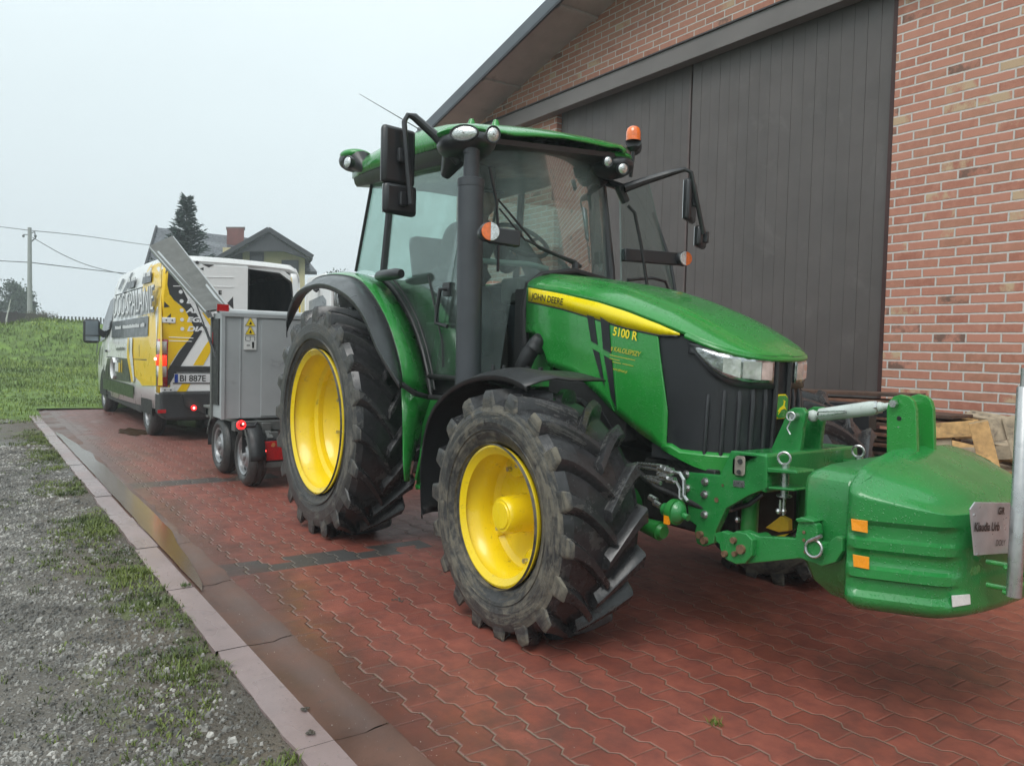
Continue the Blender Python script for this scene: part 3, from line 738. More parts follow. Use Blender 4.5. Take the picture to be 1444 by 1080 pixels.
botz = [(-3.51,1.372),(-3.345,1.365),(-3.338,1.20),(-3.1,1.16),(-2.95,1.10),(-2.8,1.0),(-2.60,.90),(-2.45,.84),(-2.30,.79),(-2.2,.765),(-2.10,.76)]
def wid(x): return lerp(plan, x)
def side_pt(x, z, off=0., s=-1):
    """point on the hood side / nose surface"""
    w = wid(x); e = .02
    if x > -2.45:
        x0, w0 = x-e, wid(x-e); x1, w1 = min(NX, x+e), wid(min(NX, x+e))
        n = V((-(w1-w0), x1-x0)).normalized()     # (nx, nw)
    else: n = V((0, 1))
    nose = .035*max(0, (1.27-z))*max(0, min(1, (x+2.6)/.4))
    return V((x+n.x*off-nose, YC+s*(w+n.y*off), z))
xsl = sorted(set([x for x, _ in plan]+[-3.42,-3.0,-2.8,-2.65,-2.52,-2.41,-2.32,-2.245,-2.19,-2.148,-2.12,-2.106,-2.0985]))
hood = MB(); rows = []
for x in xsl:
    w = wid(x); zs = lerp(shz, x); zc = lerp(crz, x); d = zc-zs
    h = []
    for u, v in ((1.0, -.012), (1.0, 0.0), (.985, .14), (.95, .30), (.88, .50), (.78, .68), (.66, .80), (.60, .86), (.57, .93), (.45, .965), (.25, .99), (0, 1.0)):
        h.append((u*w, zs+d*v if v >= 0 else zs+v))
    rows.append([V((x+.004, YC-a, z)) for a, z in h]+[V((x+.004, YC+a, z)) for a, z in h[-2::-1]])
hood.grid(rows)
# lip around the nose
lip = [side_pt(x, lerp(shz, x)-.012, .004) for x in xsl if x > -2.60]; 
hood.out('hood', GREEN, T, ang=28, solid=.008)
# front edge moulding of the hood (thin green roll above the lamps)
pth = [side_pt(x, lerp(shz, x)-.012, .006) for x in xsl if x > -2.37]+[side_pt(x, lerp(shz, x)-.012, .006, 1) for x in reversed(xsl) if x > -2.37 and x < -2.096]
MB().tube(pth, .012, 8).out('hood_lip', GREEN, T)
# side panels
def side_panel(s):
    mb = MB(); rows = []
    for x in [x for x in xsl if x <= -2.519]+[-2.50, -2.47, -2.44]:
        zt = lerp(shz, x)-.010; zb = lerp(botz, x)
        if x > -2.519:      # slanted edge towards the grille
            zt = 1.357-(x+2.516)/.11*.50 if x > -2.516 else zt
            zt = max(zt, .86)
        rows.append([side_pt(x, zb+(zt-zb)*k/10, -.0 if not (3 <= k <= 7 and -3.32 < x < -2.95) else .006, s) for k in range(11)])
    mb.grid(rows); return mb.out('side_panel', GREEN, T, ang=28, solid=.008)
side_panel(-1); side_panel(1)
# strip below the grille
mb = MB(); rows = []
for s in (-1, 1):
    L = [x for x in xsl if x > -2.47]
    for x in (L if s < 0 else L[::-1][1:]):
        zb = lerp(botz, x); rows.append([side_pt(x, z, o, s) for z, o in ((zb-.012, -.02), (zb, .004), (.835+.02*(x < -2.4), .006), (.850+.02*(x < -2.4), -.004))])
mb.grid(rows).out('lower_cowl', GREEN, T, ang=35, solid=.010)
# black grille shell
GRILL = M('grille_mesh_black', (.013,.015,.018), .40, var=.2, vs=3, dirt=(.05,.055,.055), ds=2.6, da=.42, bump=.5, bs=420)
mb = MB(); rows = []; L = [-2.53]+[x for x in xsl if x > -2.52]
for s in (-1, 1):
    for x in (L if s < 0 else L[::-1][1:]):
        rows.append([side_pt(x, .80+(lerp(shz, x)-.02-.80)*k/8, -.006, s) for k in range(9)])
mb.grid(rows).out('grille', GRILL, T, ang=40)
mb = MB()
for s in (-1, 1):
    for x, r, zt in ((-2.103,.011,1.14),(-2.118,.011,1.13),(-2.145,.011,1.12),(-2.19,.010,1.12),(-2.25,.009,1.10)):
        mb.tube([side_pt(x, .84, .0, s), side_pt(x, zt-.05, .0, s), side_pt(x, zt, -.01, s)], r, 8)
for s in (-1, 1): mb.tube([side_pt(-2.0965, .83, .004, s), side_pt(-2.0965, 1.1, .004, s), side_pt(-2.0965, 1.25, .002, s)], .012, 8)
mb.split('grille_rib', BLACKS, T)
# headlights wrapping round the nose
HL = M('headlamp_inner', (.42,.44,.45), .13, metal=.85, var=.45, vs=22, bump=.35, bs=26, coat=1.)
def headlamp(s):
    cols = [(-2.315,1.305,1.300),(-2.29,1.303,1.268),(-2.26,1.295,1.235),(-2.23,1.286,1.206),(-2.20,1.280,1.186),(-2.17,1.273,1.172),(-2.145,1.268,1.164),(-2.125,1.264,1.160),(-2.112,1.262,1.158),(-2.104,1.260,1.158),(-2.0995,1.260,1.158)]
    fr = MB(); fr.grid([[side_pt(x, zt+.014-(zt+.014-zb+.026)*k/4, .003+.004*(k in (0,4)), s) for k in range(5)] for x, zt, zb in [(-2.345,1.312,1.302)]+cols+[(-2.0975,1.26,1.160)]])
    hb = fr.out('headlight', BLACKS, T, ang=40, solid=.006)
    ln = MB(); ln.grid([[side_pt(x, zt-(zt-zb)*k/4, .012, s) for k in range(5)] for x, zt, zb in cols]); ln.out('lens', HL, hb, ang=50, solid=.003)
    rf = MB()
    for x0, x1 in ((-2.20,-2.15),(-2.145,-2.112),(-2.1115,-2.101)):
        q = [side_pt(x0, lerp([(c[0], c[1]) for c in cols], x0)-.018, .016, s), side_pt(x1, lerp([(c[0], c[1]) for c in cols], x1)-.014, .016, s), side_pt(x1, lerp([(c[0], c[2]) for c in cols], x1)+.012, .016, s), side_pt(x0, lerp([(c[0], c[2]) for c in cols], x0)+.014, .016, s)]
        rf.add(q, [(0,1,2,3)])
    rf.out('reflector', M('lamp_reflector_bright', (.85,.87,.88), .16, metal=.7, var=.3, vs=16, bump=.3, bs=18, coat=1.), hb, ang=0, solid=.003)
headlamp(-1); headlamp(1)
# badge with leaping deer
BC = V((-2.105, YC-.005, 1.053)); 
def badge():
    def at(a, b, o): return V((BC.x+o, BC.y+a, BC.z+b))
    oct_ = [(-.034,-.03),(-.034,.032),(-.018,.047),(.020,.047),(.034,.034),(.034,-.028),(.018,-.045),(-.020,-.045)]
    bd = MB().poly([at(a*1.32, b*1.17, 0) for a, b in oct_], (.012,0,0)).out('badge', YSTR, T, ang=0, bevel=.002)
    MB().poly([at(a*1.18, b*1.06, .0125) for a, b in oct_], (.002,0,0)).out('badge_field', GREEN, bd, ang=0)
    deer = [(-.024,-.016),(-.014,-.004),(-.004,.001),(.006,.006),(.008,.018),(.004,.026),(.011,.022),(.017,.020),(.013,.014),(.012,.004),(.018,-.004),(.024,-.012),(.014,-.006),(.004,-.008),(-.006,-.010),(-.012,-.018),(-.022,-.026),(-.015,-.014)]
    MB().poly([at(a*1.25, b*1.25, .015) for a, b in deer], (.0015,0,0)).out('badge_deer', YSTR, bd, ang=0)
badge()
# stripe, lettering
def strip(xa, tops, bots, n, name, mat, off, s=-1):
    mb = MB(); rows = []
    for k in range(n+1):
        x = xa[0]+(xa[1]-xa[0])*k/n; rows.append([side_pt(x, lerp(tops, x), off, s), side_pt(x, lerp(bots, x), off, s)])
    return mb.grid(rows).out(name, mat, T, ang=60, solid=.001)
tops = [(-3.49,1.620),(-3.2,1.573),(-2.9,1.516),(-2.7,1.466),(-2.5,1.404),(-2.385,1.362)]
bots = [(-3.505,1.548),(-3.2,1.498),(-2.9,1.434),(-2.7,1.390),(-2.5,1.358),(-2.385,1.355)]
for s in (-1, 1): strip((-3.49,-2.39), tops, bots, 30, 'yellow_stripe', YSTR, .0062, s)
strip((-3.49,-2.40), [(a, b) for a, b in bots], [(a, b-.008) for a, b in bots], 30, 'stripe_edge', BLACKS, .0055)
BLK = M('black_print', (.01,.01,.01), .4, var=0)
d = V((.31, 0, -.0500)).normalized(); up = V((-d.z, 0, d.x))
if up.z < 0: up = -up
text('brand_lettering', 'John Deere'.upper(), side_pt(-3.455, 1.557, .0078), d, up, .034, BLK, T, sx=1.0, bold=.012)
text('model_lettering', '5100 R', side_pt(-2.795, 1.357, .0055), V((1,0,-.16)), V((.16,0,1)), .040, YSTR, T, sx=1.02, bold=.02)
GOLD = M('gold_print', (.45,.42,.03), .4, var=0)
text('dealer_lettering', '# KALOLEPSZY', side_pt(-2.81, 1.283, .0055), V((1,0,-.13)), V((.13,0,1)), .022, GOLD, T, sx=.98, bold=.02, shear=.25)
mb = MB()
for z, a, b in ((1.262,-2.81,-2.64),(1.245,-2.81,-2.74),(1.232,-2.81,-2.73),(1.222,-2.72,-2.65)): mb.poly([side_pt(a, z, .0055), side_pt(b, z-(b-a)*.13, .0055), side_pt(b, z-.003-(b-a)*.13, .0055), side_pt(a, z-.003, .0055)], (0,-.0006,0))
mb.out('dealer_small_print', GOLD, T, ang=0)
text('dealer_web_lettering', 'www.jdmaxi.pl', side_pt(-2.79, 1.19, .0055), V((1,0,-.13)), V((.13,0,1)), .013, GOLD, T, sx=.95, bold=.01)
# side vents: two slanted dark slots split by body ridges
def pside(px, py, off=.0055):
    p = onY(px, py, YC-.365-off); return p
for s in (-1, 1):
    mb = MB()
    for q in ([(828,444),(838,447),(843,486),(834,481)], [(847,447),(859,455),(862,498),(851,492)], [(836,492),(845,497),(853,544),(848,534)], [(852,501),(863,508),(869,574),(862,560)]):
        P = [pside(*a) for a in q]
        if s > 0: P = [V((p.x, 2*YC-p.y, p.z)) for p in P]
        mb.poly(P, (0, -.003*(-s), 0))
    mb.split('side_vent', GRILL, T, ang=0)
mb = MB()
for a in (([(764,463),(800,468),(829,483),(852,497),(866,505)]), ([(772,510),(800,507),(830,520),(850,545),(868,580)]), ([(842,446),(848,492),(857,545),(866,578)]), ([(864,452),(867,505),(872,578)])):
    mb.tube([pside(*p, off=-.003) for p in a], .0065, 8)
mb.out('panel_ridge', GREEN, T)
# louvres near the wheel
mb = MB()
for k in range(9):
    p = pside(843+k*3.0, 572+k*5.2, .003); mb.beam(p, p+V((.028,0,-.02)), .003, .006)
mb.split('cooling_louvre', BLACKS, T)
# black seal between hood and cab, bend of the intake pipe
mb = MB(); mb.tube([side_pt(-3.53, 1.30, -.01), side_pt(-3.535, 1.50, .0), side_pt(-3.525, 1.64, -.02), V((-3.53, YC-.25, 1.70)), V((-3.54, YC, 1.74)), V((-3.53, YC+.25, 1.70)), side_pt(-3.525, 1.64, -.02, 1), side_pt(-3.53, 1.30, -.01, 1)], .022, 10)
mb.box((-3.66, YC-.34, 1.0), (-3.545, YC+.34, 1.62)); mb.out('hood_seal', RUBBER, T)
mb = MB(); mb.tube([onY(737,518,2.50), onY(745,500,2.50), onY(758,482,2.54), onY(768,474,2.62)], [.045,.045,.042,.04], 14)
mb.tube([onY(752,493,2.505), onY(757,487,2.52)], .050, 14); mb.out('intake_hose', BLACKP, T)
MB().poly([onY(*p, 2.60) for p in ((742,462),(766,464),(776,512),(776,545),(735,545),(733,520))], (0,.02,0)).out('panel_recess', GREEN2, T, ang=0)

# ---- rear fenders
def curve3(pts, y, n=28):
    P = [onY(px, py, y) for px, py in pts]; return resample(P, n)
def resample(P, n):
    # catmull-rom then uniform
    Q = []
    for i in range(len(P)-1):
        p0 = P[max(i-1, 0)]; p1 = P[i]; p2 = P[i+1]; p3 = P[min(i+2, len(P)-1)]
        for k in range(10):
            t = k/10; Q.append(.5*((2*p1)+(p2-p0)*t+(2*p0-5*p1+4*p2-p3)*t*t+(3*p1-p0-3*p2+p3)*t**3))
    Q.append(P[-1]); L = [0]
    for a, b in zip(Q, Q[1:]): L.append(L[-1]+(b-a).length)
    out = []; j = 0
    for k in range(n+1):
        d = L[-1]*k/n
        while j < len(L)-2 and L[j+1] < d: j += 1
        s = (d-L[j])/max(1e-9, L[j+1]-L[j]); out.append(Q[j].lerp(Q[j+1], s))
    return out
outer = curve3([(404,470),(405,445),(417,415),(440,402),(463,402),(492,418),(514,447),(530,485),(545,512),(563,540)], 1.93)
inner = curve3([(428,420),(440,398),(458,390),(480,389),(505,396),(525,418),(545,455),(557,490),(564,520),(566,545)], 2.08)
gi = curve3([(470,388),(485,385),(497,386),(515,388),(538,398),(560,425),(580,462),(594,502),(601,530),(606,557)], 2.30)
def arch(rows, name, mat, both=True, sol=.008):
    for m in ((0, 1) if both else (0,)):
        mb = MB(); mb.grid(rows)
        if m: mb.v = [V((p.x, 2*YC-p.y, p.z)) for p in mb.v]
        mb.out(name, mat, T, ang=50, solid=sol)
mid = [a.lerp(b, .5)+V((0,0,.012)) for a, b in zip(outer, inner)]
lipr = [a+V((0,.004,-.03)) for a in outer]
arch([lipr, outer, [a.lerp(m_, .5)+V((0,0,.004)) for a, m_ in zip(outer, mid)], mid, inner], 'fender_flare', GREYP)
gm = [a.lerp(b, .45)+(a-V((-5.02, a.y, .78))).normalized()*.020 for a, b in zip(inner, gi)]
gm2 = [a.lerp(b, .58)+(a-V((-5.02, a.y, .78))).normalized()*.002 for a, b in zip(inner, gi)]
arch([[p+V((0,.004,.0)) for p in inner], [a.lerp(b, .06)+(a-V((-5.02, a.y, .78))).normalized()*.010 for a, b in zip(inner, gi)], gm, gm2, gi], 'rear_fender', GREEN)
# inner wheel house wall
mb = MB(); c0 = V((-5.02, 2.31, .9)); mb.grid([[p+V((0,.01,-.01)) for p in gi], [V((p.x*.4+c0.x*.6, 2.33, max(.55, p.z*.5))) for p in gi]]); mb.mir(YC); mb.out('wheel_house', DARK, T, ang=0, solid=.006)
for m in (0, 1):
    mb = MB(); mb.tube([p+V((0,.002,.004)) for p in inner], .007, 6)
    if m: mb.v = [V((p.x, 2*YC-p.y, p.z)) for p in mb.v]
    mb.out('fender_trim', RUBBER, T)
# lower green step panel + black band
mb = MB(); A = [(566,547),(568,600),(569,650),(571,678)]; B = [(607,560),(594,600),(585,640),(577,678)]
ra = [onY(px, py, 2.09) for px, py in A]; rb2 = [onY(px, py, 2.27) for px, py in B]
mb.grid([ra, [a.lerp(b, .4)+V((.03,0,0)) for a, b in zip(ra, rb2)], rb2]); mb.out('step_panel', GREEN, T, ang=50, solid=.010)
mb = MB(); mb.tube([onY(566,541,2.07), onY(585,555,2.14), onY(605,560,2.24), onY(640,562,2.28)], .016, 8); mb.out('fender_band', RUBBER, T)
mb = MB(); mb.poly([onY(*p, 2.30) for p in ((600,560),(640,556),(640,690),(586,690))], (0,.02,0)); mb.out('step_back_plate', GREEN2, T, ang=0)
for k, (px, py) in enumerate(((603,584),(591,633),(585,684))):
    mb = MB(); p = onY(px, py, 2.21); wd = .28
    mb.box((p.x, p.y-.0, p.z-.014), (p.x+wd+.03*k, 2.40, p.z+.006))
    if k == 2:
        for j in range(6): mb.box((p.x+.02+.045*j, p.y+.02, p.z+.006), (p.x+.045+.045*j, p.y+.05, p.z+.014))
    mb.out('step', GREEN, T, ang=0, bevel=.008)
mb = MB(); mb.tube([onY(603,600,2.2), onY(586,676,2.2)], .008, 8); mb.out('step_rail', GREEN, T)

# ---- front fenders
FO = [(-3.560,.40),(-3.575,.53),(-3.572,.72),(-3.50,.92),(-3.36,1.04),(-3.18,1.115),(-3.0,1.15),(-2.86,1.155),(-2.74,1.140),(-2.66,1.118)]
P0 = resample([V((x, 1.945, z)) for x, z in FO], 30)
FI = [(-3.550,.42),(-3.560,.54),(-3.560,.72),(-3.50,.93),(-3.36,1.06),(-3.18,1.14),(-3.0,1.172),(-2.86,1.175),(-2.76,1.168),(-2.60,1.145)]
P2 = resample([V((x, 2.34, z)) for x, z in FI], 30); 
P1 = [a.lerp(b, .35)+(V((a.x+2.84, 0, a.z-.56)).normalized())*.028 for a, b in zip(P0, P2)]
P1b = [a.lerp(b, .55)+(V((a.x+2.84, 0, a.z-.56)).normalized())*.012 for a, b in zip(P0, P2)]
arch([[p+V((0,.004,-.02)) for p in P0], P0, [a.lerp(b, .5)+V((0,0,.006)) for a, b in zip(P0, P1)], P1, P1b, P2], 'front_fender', BLACKP, sol=.007)
mb = MB()
for x in (-3.25, -2.95): mb.beam((x, 2.12, 1.14-.03), (x+.02, 2.5, 1.02), .05, .012); mb.beam((x+.02, 2.46, 1.04), (x+.05, 2.62, .9), .06, .02)
for x in (-3.3,-3.2,-3.0,-2.9): mb.cyl((x, 2.2, 1.165), (x, 2.2, 1.195), .012, 6)
mb.mir(YC); mb.split('fender_bracket', BLACKP, T)

# ---- cab
def cabp(x, s, z):
    """cab side plane: leans inward upward"""
    return V((x, YC-(.615-.05*(z-1.1)/1.3), z)) if s < 0 else V((x, YC+.55-.05*(z-1.1)/1.3, z))
def pane(name, pts, mat, th=.005): 
    n = len(pts); a = sum(pts, V())/n; nn = (pts[1]-pts[0]).cross(pts[2]-pts[0]).normalized()
    return MB().poly(pts, nn*th).out(name, mat, T, ang=0)
def zro(x):   # underside line of the roof
    return 2.355+(-3.92-x)*.105 if x > -4.9 else 2.458-(-4.9-x)*.05
for s in (-1, 1):
    if s < 0:
        A0, A1 = cabp(-3.80, s, 1.10), cabp(-3.78, s, 2.43)
    else: A0, A1 = cabp(-3.74, s, 1.10), cabp(-3.93, s, 2.53)
    B0, B1 = cabp(-4.90, s, 1.74), cabp(-4.80, s, zro(-4.8))
    C0, C1 = cabp(-5.34, s, 1.82), cabp(-5.10, s, 2.48)
    D0 = cabp(-4.18, s, 1.10)
    # door glass with curved lower rear edge following the fender
    edge = [cabp(p.x+.02, s, p.z+.01) for p in gi[12:30:2]]
    pane('door_glass', [A1, A0, D0]+edge[::-1]+[B0, B1], GL)
    pane('side_glass', [B1, B0]+[cabp(x, s, z) for x, z in ((-5.05,1.80),(-5.2,1.82))]+[C0, C1], GL)
    fr = MB()
    fr.tube([A0+V((0,0,-.04)), A0.lerp(A1, .5)+V((.02,0,0)), A1+V((0,0,.03))], .034, 8, flat=.8); fr.out('a_pillar', BLACKS, T)
    fr = MB(); fr.tube([B0-V((0,0,.1)), B1+V((0,0,.03))], .026, 8); fr.out('b_pillar', BLACKS, T)
    fr = MB(); fr.tube([C0, C1+V((0,0,.05))], .012, 8); fr.out('c_pillar', RUBBER, T)
    fr = MB(); fr.tube([D0, A0], .016, 8); fr.tube([D0]+[e+V((0,s*.004,0)) for e in edge[::-1]]+[B0], .013, 8); fr.tube([D0+V((0,.03,.02))]+[e+V((.035,.0,.03)) for e in edge[::-1]], .006, 6)
    fr.tube([cabp(-4.0, s, 1.16), cabp(-4.02, s, 1.3), cabp(-4.24, s, 1.72)], .006, 6)
    fr.out('door_frame', RUBBER, T)
    mb = MB(); mb.tube([cabp(-3.99, s, 1.62)+V((0,s*.01,0)), cabp(-4.0, s, 1.62)+V((0,s*.045,0)), cabp(-4.03, s, 1.5)+V((0,s*.045,0)), cabp(-4.03, s, 1.42)+V((0,s*.045,0)), cabp(-3.95, s, 1.40)+V((0,s*.012,0))], .013, 8)
    mb.box(tuple(cabp(-4.0, s, 1.58)-V((.03,.012,0))), tuple(cabp(-4.0, s, 1.66)+V((.05,.012,0)))); mb.out('door_handle', BLACKS, T)
mb = MB(); p = onY(548,388,2.22); mb.tube([p+V((-.16,0,.0)), p+V((-.1,-.01,.0)), p+V((.12,0,0)), p+V((.16,.01,0))], [.025,.036,.036,.028], 10); mb.out('marker_lamp_housing', BLACKS, T)
# windscreen: curved between A pillars
rows = []
n = 18
for i in range(n+1):
    a = -1+2*i/n; bul = .13*(1-a*a); t_ = i/n
    top = V((-3.75-.14*t_+bul*.9, 2.37+t_*1.04, 2.445+.090*t_)); bot = V((-3.79+bul*1.3, 2.315+t_*1.13, 1.60 if abs(a) < .66 else 1.12))
    rows.append([bot.lerp(top, k/6)+V((.015*math.sin(math.pi*k/6),0,0)) for k in range(7)])
MB().grid(rows).out('windscreen', GLW, T, ang=60, fix=False)
low = MB().grid([[V((-3.79+.17*(1-a*a), 2.88+a*.565, z)) for z in (1.08,1.12)] for a in [-1+2*i/12 for i in range(13)]]); low.out('screen_sill', RUBBER, T, solid=.02)
# lower front corner panes beside the hood
rear = [cabp(-5.34,-1,1.80), cabp(-5.34,1,1.80), cabp(-5.10,1,2.50), cabp(-5.10,-1,2.50)]
pane('rear_glass', rear, GLR)
# cab lower body, floor, interior
mb = MB(); mb.box((-5.25, YC-.58, 1.0), (-3.85, YC+.52, 1.085)); mb.out('cab_floor', RUBBER, T, ang=0, bevel=.01)
mb = MB(); mb.box((-5.42, YC-.56, 1.08), (-5.30, YC+.52, 1.78)); mb.box((-5.38, YC-.585, 1.08), (-4.55, YC-.42, 1.50)); mb.box((-5.38, YC+.38, 1.08), (-4.55, YC+.52, 1.60)); mb.out('cab_rear_wall', INT, T, ang=0, bevel=.02)
mb = MB(); mb.box((-5.1, YC-.30, 1.1), (-4.6, YC+.28, 1.45)); mb.out('seat_base', INT, T, ang=0, bevel=.02)
mb = MB(); mb.box((-5.08, YC-.25, 1.45), (-4.58, YC+.25, 1.58)); s0 = mb.out('seat', SEAT, T, ang=60, bevel=.05)
mb = MB(); mb.beam((-5.06,YC,1.52), (-5.20,YC,2.10), .46, .12, (1,0,0)); mb.out('backrest', SEAT, T, ang=60, bevel=.05)
mb = MB(); mb.beam((-4.98,YC-.34,1.70), (-4.45,YC-.34,1.76), .13, .09); mb.beam((-4.98,YC+.34,1.70), (-4.45,YC+.34,1.76), .11, .09); mb.split('armrest', INT, T, ang=60, bevel=.02)
sc = onY(762,323,YC); sc = V((-4.02, YC+.0, 2.0))
mb = MB(); ax = V((.62,0,.78)).normalized(); u = V((0,1,0)); w_ = ax.cross(u)
C_ = V((-4.13, YC+.03, 1.985))
mb.tube([C_+(u*math.cos(a)+w_*math.sin(a))*.185 for a in [2*math.pi*k/36 for k in range(37)]], .015, 8, cap=False)
for a in (0.3, 2.84, 4.71): mb.tube([C_-ax*.02, C_+(u*math.cos(a)+w_*math.sin(a))*.18], .012, 6)
mb.tube([C_, C_-ax*.04], .04, 10); mb.out('steering_wheel', BLACKS, T)
mb = MB(); mb.tube([C_-ax*.03, V((-3.95,YC+.03,1.75)), V((-3.86,YC+.03,1.35)), V((-3.84,YC+.03,1.1))], [.05,.075,.09,.11], 12); mb.box((-3.90,YC-.28,1.55), (-3.72,YC+.28,1.70)); mb.out('steering_column', INT, T, bevel=.015)
mb = MB(); mb.tube([V((-3.86,YC-.55,1.35)), V((-3.90,YC-.55,1.70)), V((-3.90,YC-.53,1.77)), V((-3.88,YC-.46,1.79)), V((-3.80,YC-.15,1.79)), V((-3.78,YC-.02,1.77))], .019, 10); mb.out('hand_rail', RAIL, T)
mb = MB(); mb.tube([(-4.35,YC+.30,1.72),(-4.32,YC+.30,1.86)], .014, 8); mb.ball((-4.31,YC+.30,1.90), (.035,.022,.03), 10); mb.out('gear_lever', PINK, T)
mb = MB(); mb.box((-4.4,YC+.33,1.75), (-4.0,YC+.50,1.82)); mb.out('side_console', INT, T, bevel=.02)
mb = MB(); mb.box((-5.15,YC-.52,2.43), (-4.05,YC+.44,2.45)); mb.out('headliner', M('headliner', (.20,.23,.22), .8), T)
mb = MB(); mb.box((-3.95,YC-.50,2.22), (-3.90,YC-.33,2.36)); mb.box((-4.0,YC+.16,2.24), (-3.93,YC+.32,2.34)); mb.out('cab_interior_mirror', BLACKS, T, bevel=.01)

# ---- roof
YR = 2.865
def lean(mb):
    for v in mb.v: v.z += .075*(v.y-YR)
    return mb
def roof_sec(x, top, bot, hw, name=None):
    return [V((x+.0, YR+a*hw*.93, z)) for a, z in ((-1, bot), (-1.0, bot+.5*(top-bot)), (-.93, bot+.80*(top-bot)), (-.75, top-.012), (-.4, top), (0, top+.008), (.4, top), (.75, top-.012), (.93, bot+.80*(top-bot)), (1.0, bot+.5*(top-bot)), (1, bot))]
secs = [(-5.42,2.60,2.55,.55),(-5.36,2.635,2.53,.60),(-5.15,2.680,2.53,.63),(-4.7,2.705,2.52,.64),(-4.3,2.685,2.505,.64),(-4.0,2.645,2.485,.65),(-3.85,2.61,2.48,.655),(-3.72,2.57,2.475,.62),(-3.64,2.535,2.472,.56),(-3.61,2.51,2.474,.50)]
lean(MB().grid([roof_sec(*s_) for s_ in secs])).out('roof', GREEN, T, ang=40, solid=.012)
mb = MB(); rows = []
for x, t, b_, hw in ((-5.34,2.545,2.47,.575),(-5.1,2.54,2.45,.59),(-4.5,2.52,2.43,.595),(-4.05,2.50,2.40,.60),(-3.85,2.49,2.41,.59),(-3.72,2.482,2.435,.56),(-3.65,2.48,2.45,.50)):
    rows.append([V((x, YR-hw*.93, b_)), V((x, YR-hw*.96, b_+.02)), V((x, YR-hw*.96-.015, t)), V((x, YR+hw*.96+.015, t)), V((x, YR+hw*.96, b_+.02)), V((x, YR+hw*.93, b_))])
mb.grid(rows, True); mb.add(rows[0], [range(6)]); mb.add(rows[-1], [range(6)]); lean(mb); mb.out('roof_frame', BLACKS, T, ang=40)
# light pods at four corners
def pod(s, front=True):
    if front:
        c = onX(657, 205, -3.72) if s < 0 else onX(862, 236, -3.76); r = V((.20, .15, .085)) if s < 0 else V((.16, .13, .075))
    else: c = onX(500, 228, -5.32) if s < 0 else V((-5.33, 3.42, 2.60)); r = V((.13, .11, .075))
    mb = MB(); mb.ball(c, r, 20)
    for v in mb.v:
        if v.z > c.z+.04: v.z = c.z+.04+(v.z-c.z-.04)*.3
    mb.tube([c+V((-.1 if front else .1,0,-.02)), c+V((-.22 if front else .2, s*.0,-.13 if front else -.10))], [.085,.03], 12)
    o = mb.out('light_pod', BLACKS, T, ang=50)
    cap = MB(); cap.ball(c+V((-.02 if front else .02,0,.050 if front else .034)), (r.x*.99, r.y*1.02, .045), 20); cap.out('pod_cap', GREEN, T, ang=50)
    return c
def lamp(c, d, r, ry, name='work_lamp', mat=LAMPG):
    d = V(d).normalized(); u = d.cross(V((0,0,1))).normalized(); w_ = u.cross(d)
    k = 24
    def ring(o, f): return [V(c)+d*o+u*math.cos(2*math.pi*j/k)*r*f+w_*math.sin(2*math.pi*j/k)*ry*f for j in range(k)]
    h = MB(); h.grid([ring(-.03, .9), ring(-.0, 1.1), ring(.014, 1.08), ring(.014, 1.0), ring(.006, .97)], True); hb = h.out(name, BLACKS, T, ang=40)
    l = MB(); l.grid([ring(.006, .97), ring(.014, .7), ring(.018, .35), ring(.019, .02)], True); l.out('lens', mat, hb, ang=60, fix=False)
    bl = MB(); bl.ball(V(c)+d*.016, (.006,.006,.006), 8); bl.out('bulb', M('bulb', (.25,.25,.22), .3, metal=.5), hb)
    return hb
for s in (-1, 1): pod(s); pod(s, False)
def lamp_at(px, py, y, d, r, ry, nm='work_lamp'): return lamp(onY(px, py, y), d, r, ry, nm)
lamp_at(655, 188, 2.165, (.62,-.80,-.08), .075, .040, 'road_lamp')
lamp_at(695, 190, 2.20, (.95,-.35,-.12), .036, .040)
lamp_at(491, 229, 2.17, (.25,-.95,0), .043, .042)
lamp_at(857, 228, 3.24, (.97,-.35,-.1), .030, .034); lamp_at(878, 238, 3.30, (.95,-.25,-.1), .036, .036)
mb = MB()
for x in (-4.0,-3.92): mb.tube([V((x, YC-.45+(x+4)*1.5, 2.59)), V((x, YC-.45+(x+4)*1.5, 2.640))], [.035,.014], 10)
mb.split('roof_cap', GREEN, T)
# antenna
mb = MB(); a = onY(600,188,2.5); b_ = onY(507,133,2.35); mb.tube([onY(592,183,2.34), b_+V((0,0,0))], [.004,.002], 6); mb.tube([onY(602,189,2.34), onY(590,182,2.34)], .010, 8); mb.out('antenna', BLACKS, T)
# beacon
bc = V((-3.70, 3.66, 2.44)); bc = onY(889,250,3.50)
mb = MB(); mb.tube([bc, onY(892,228,3.50), onY(893,214,3.50)], .012, 8); mb.tube([onY(893,214,3.50), onY(893,209,3.50)], [.025,.048], 14); mb.tube([onY(894,209,3.6), onY(893,199,3.5)], .052, 16); bs_ = mb.out('beacon', BLACKS, T)
q0 = onY(893,199,3.5); mb = MB(); mb.rev([(0,.047),(.05,.047),(.075,.041),(.088,.028),(.092,.001)], q0, (0,0,1), 24); mb.out('beacon_dome', M('beacon_orange', (.85,.16,.01), .22, var=.15, vs=25, coat=1.), bs_, ang=50)
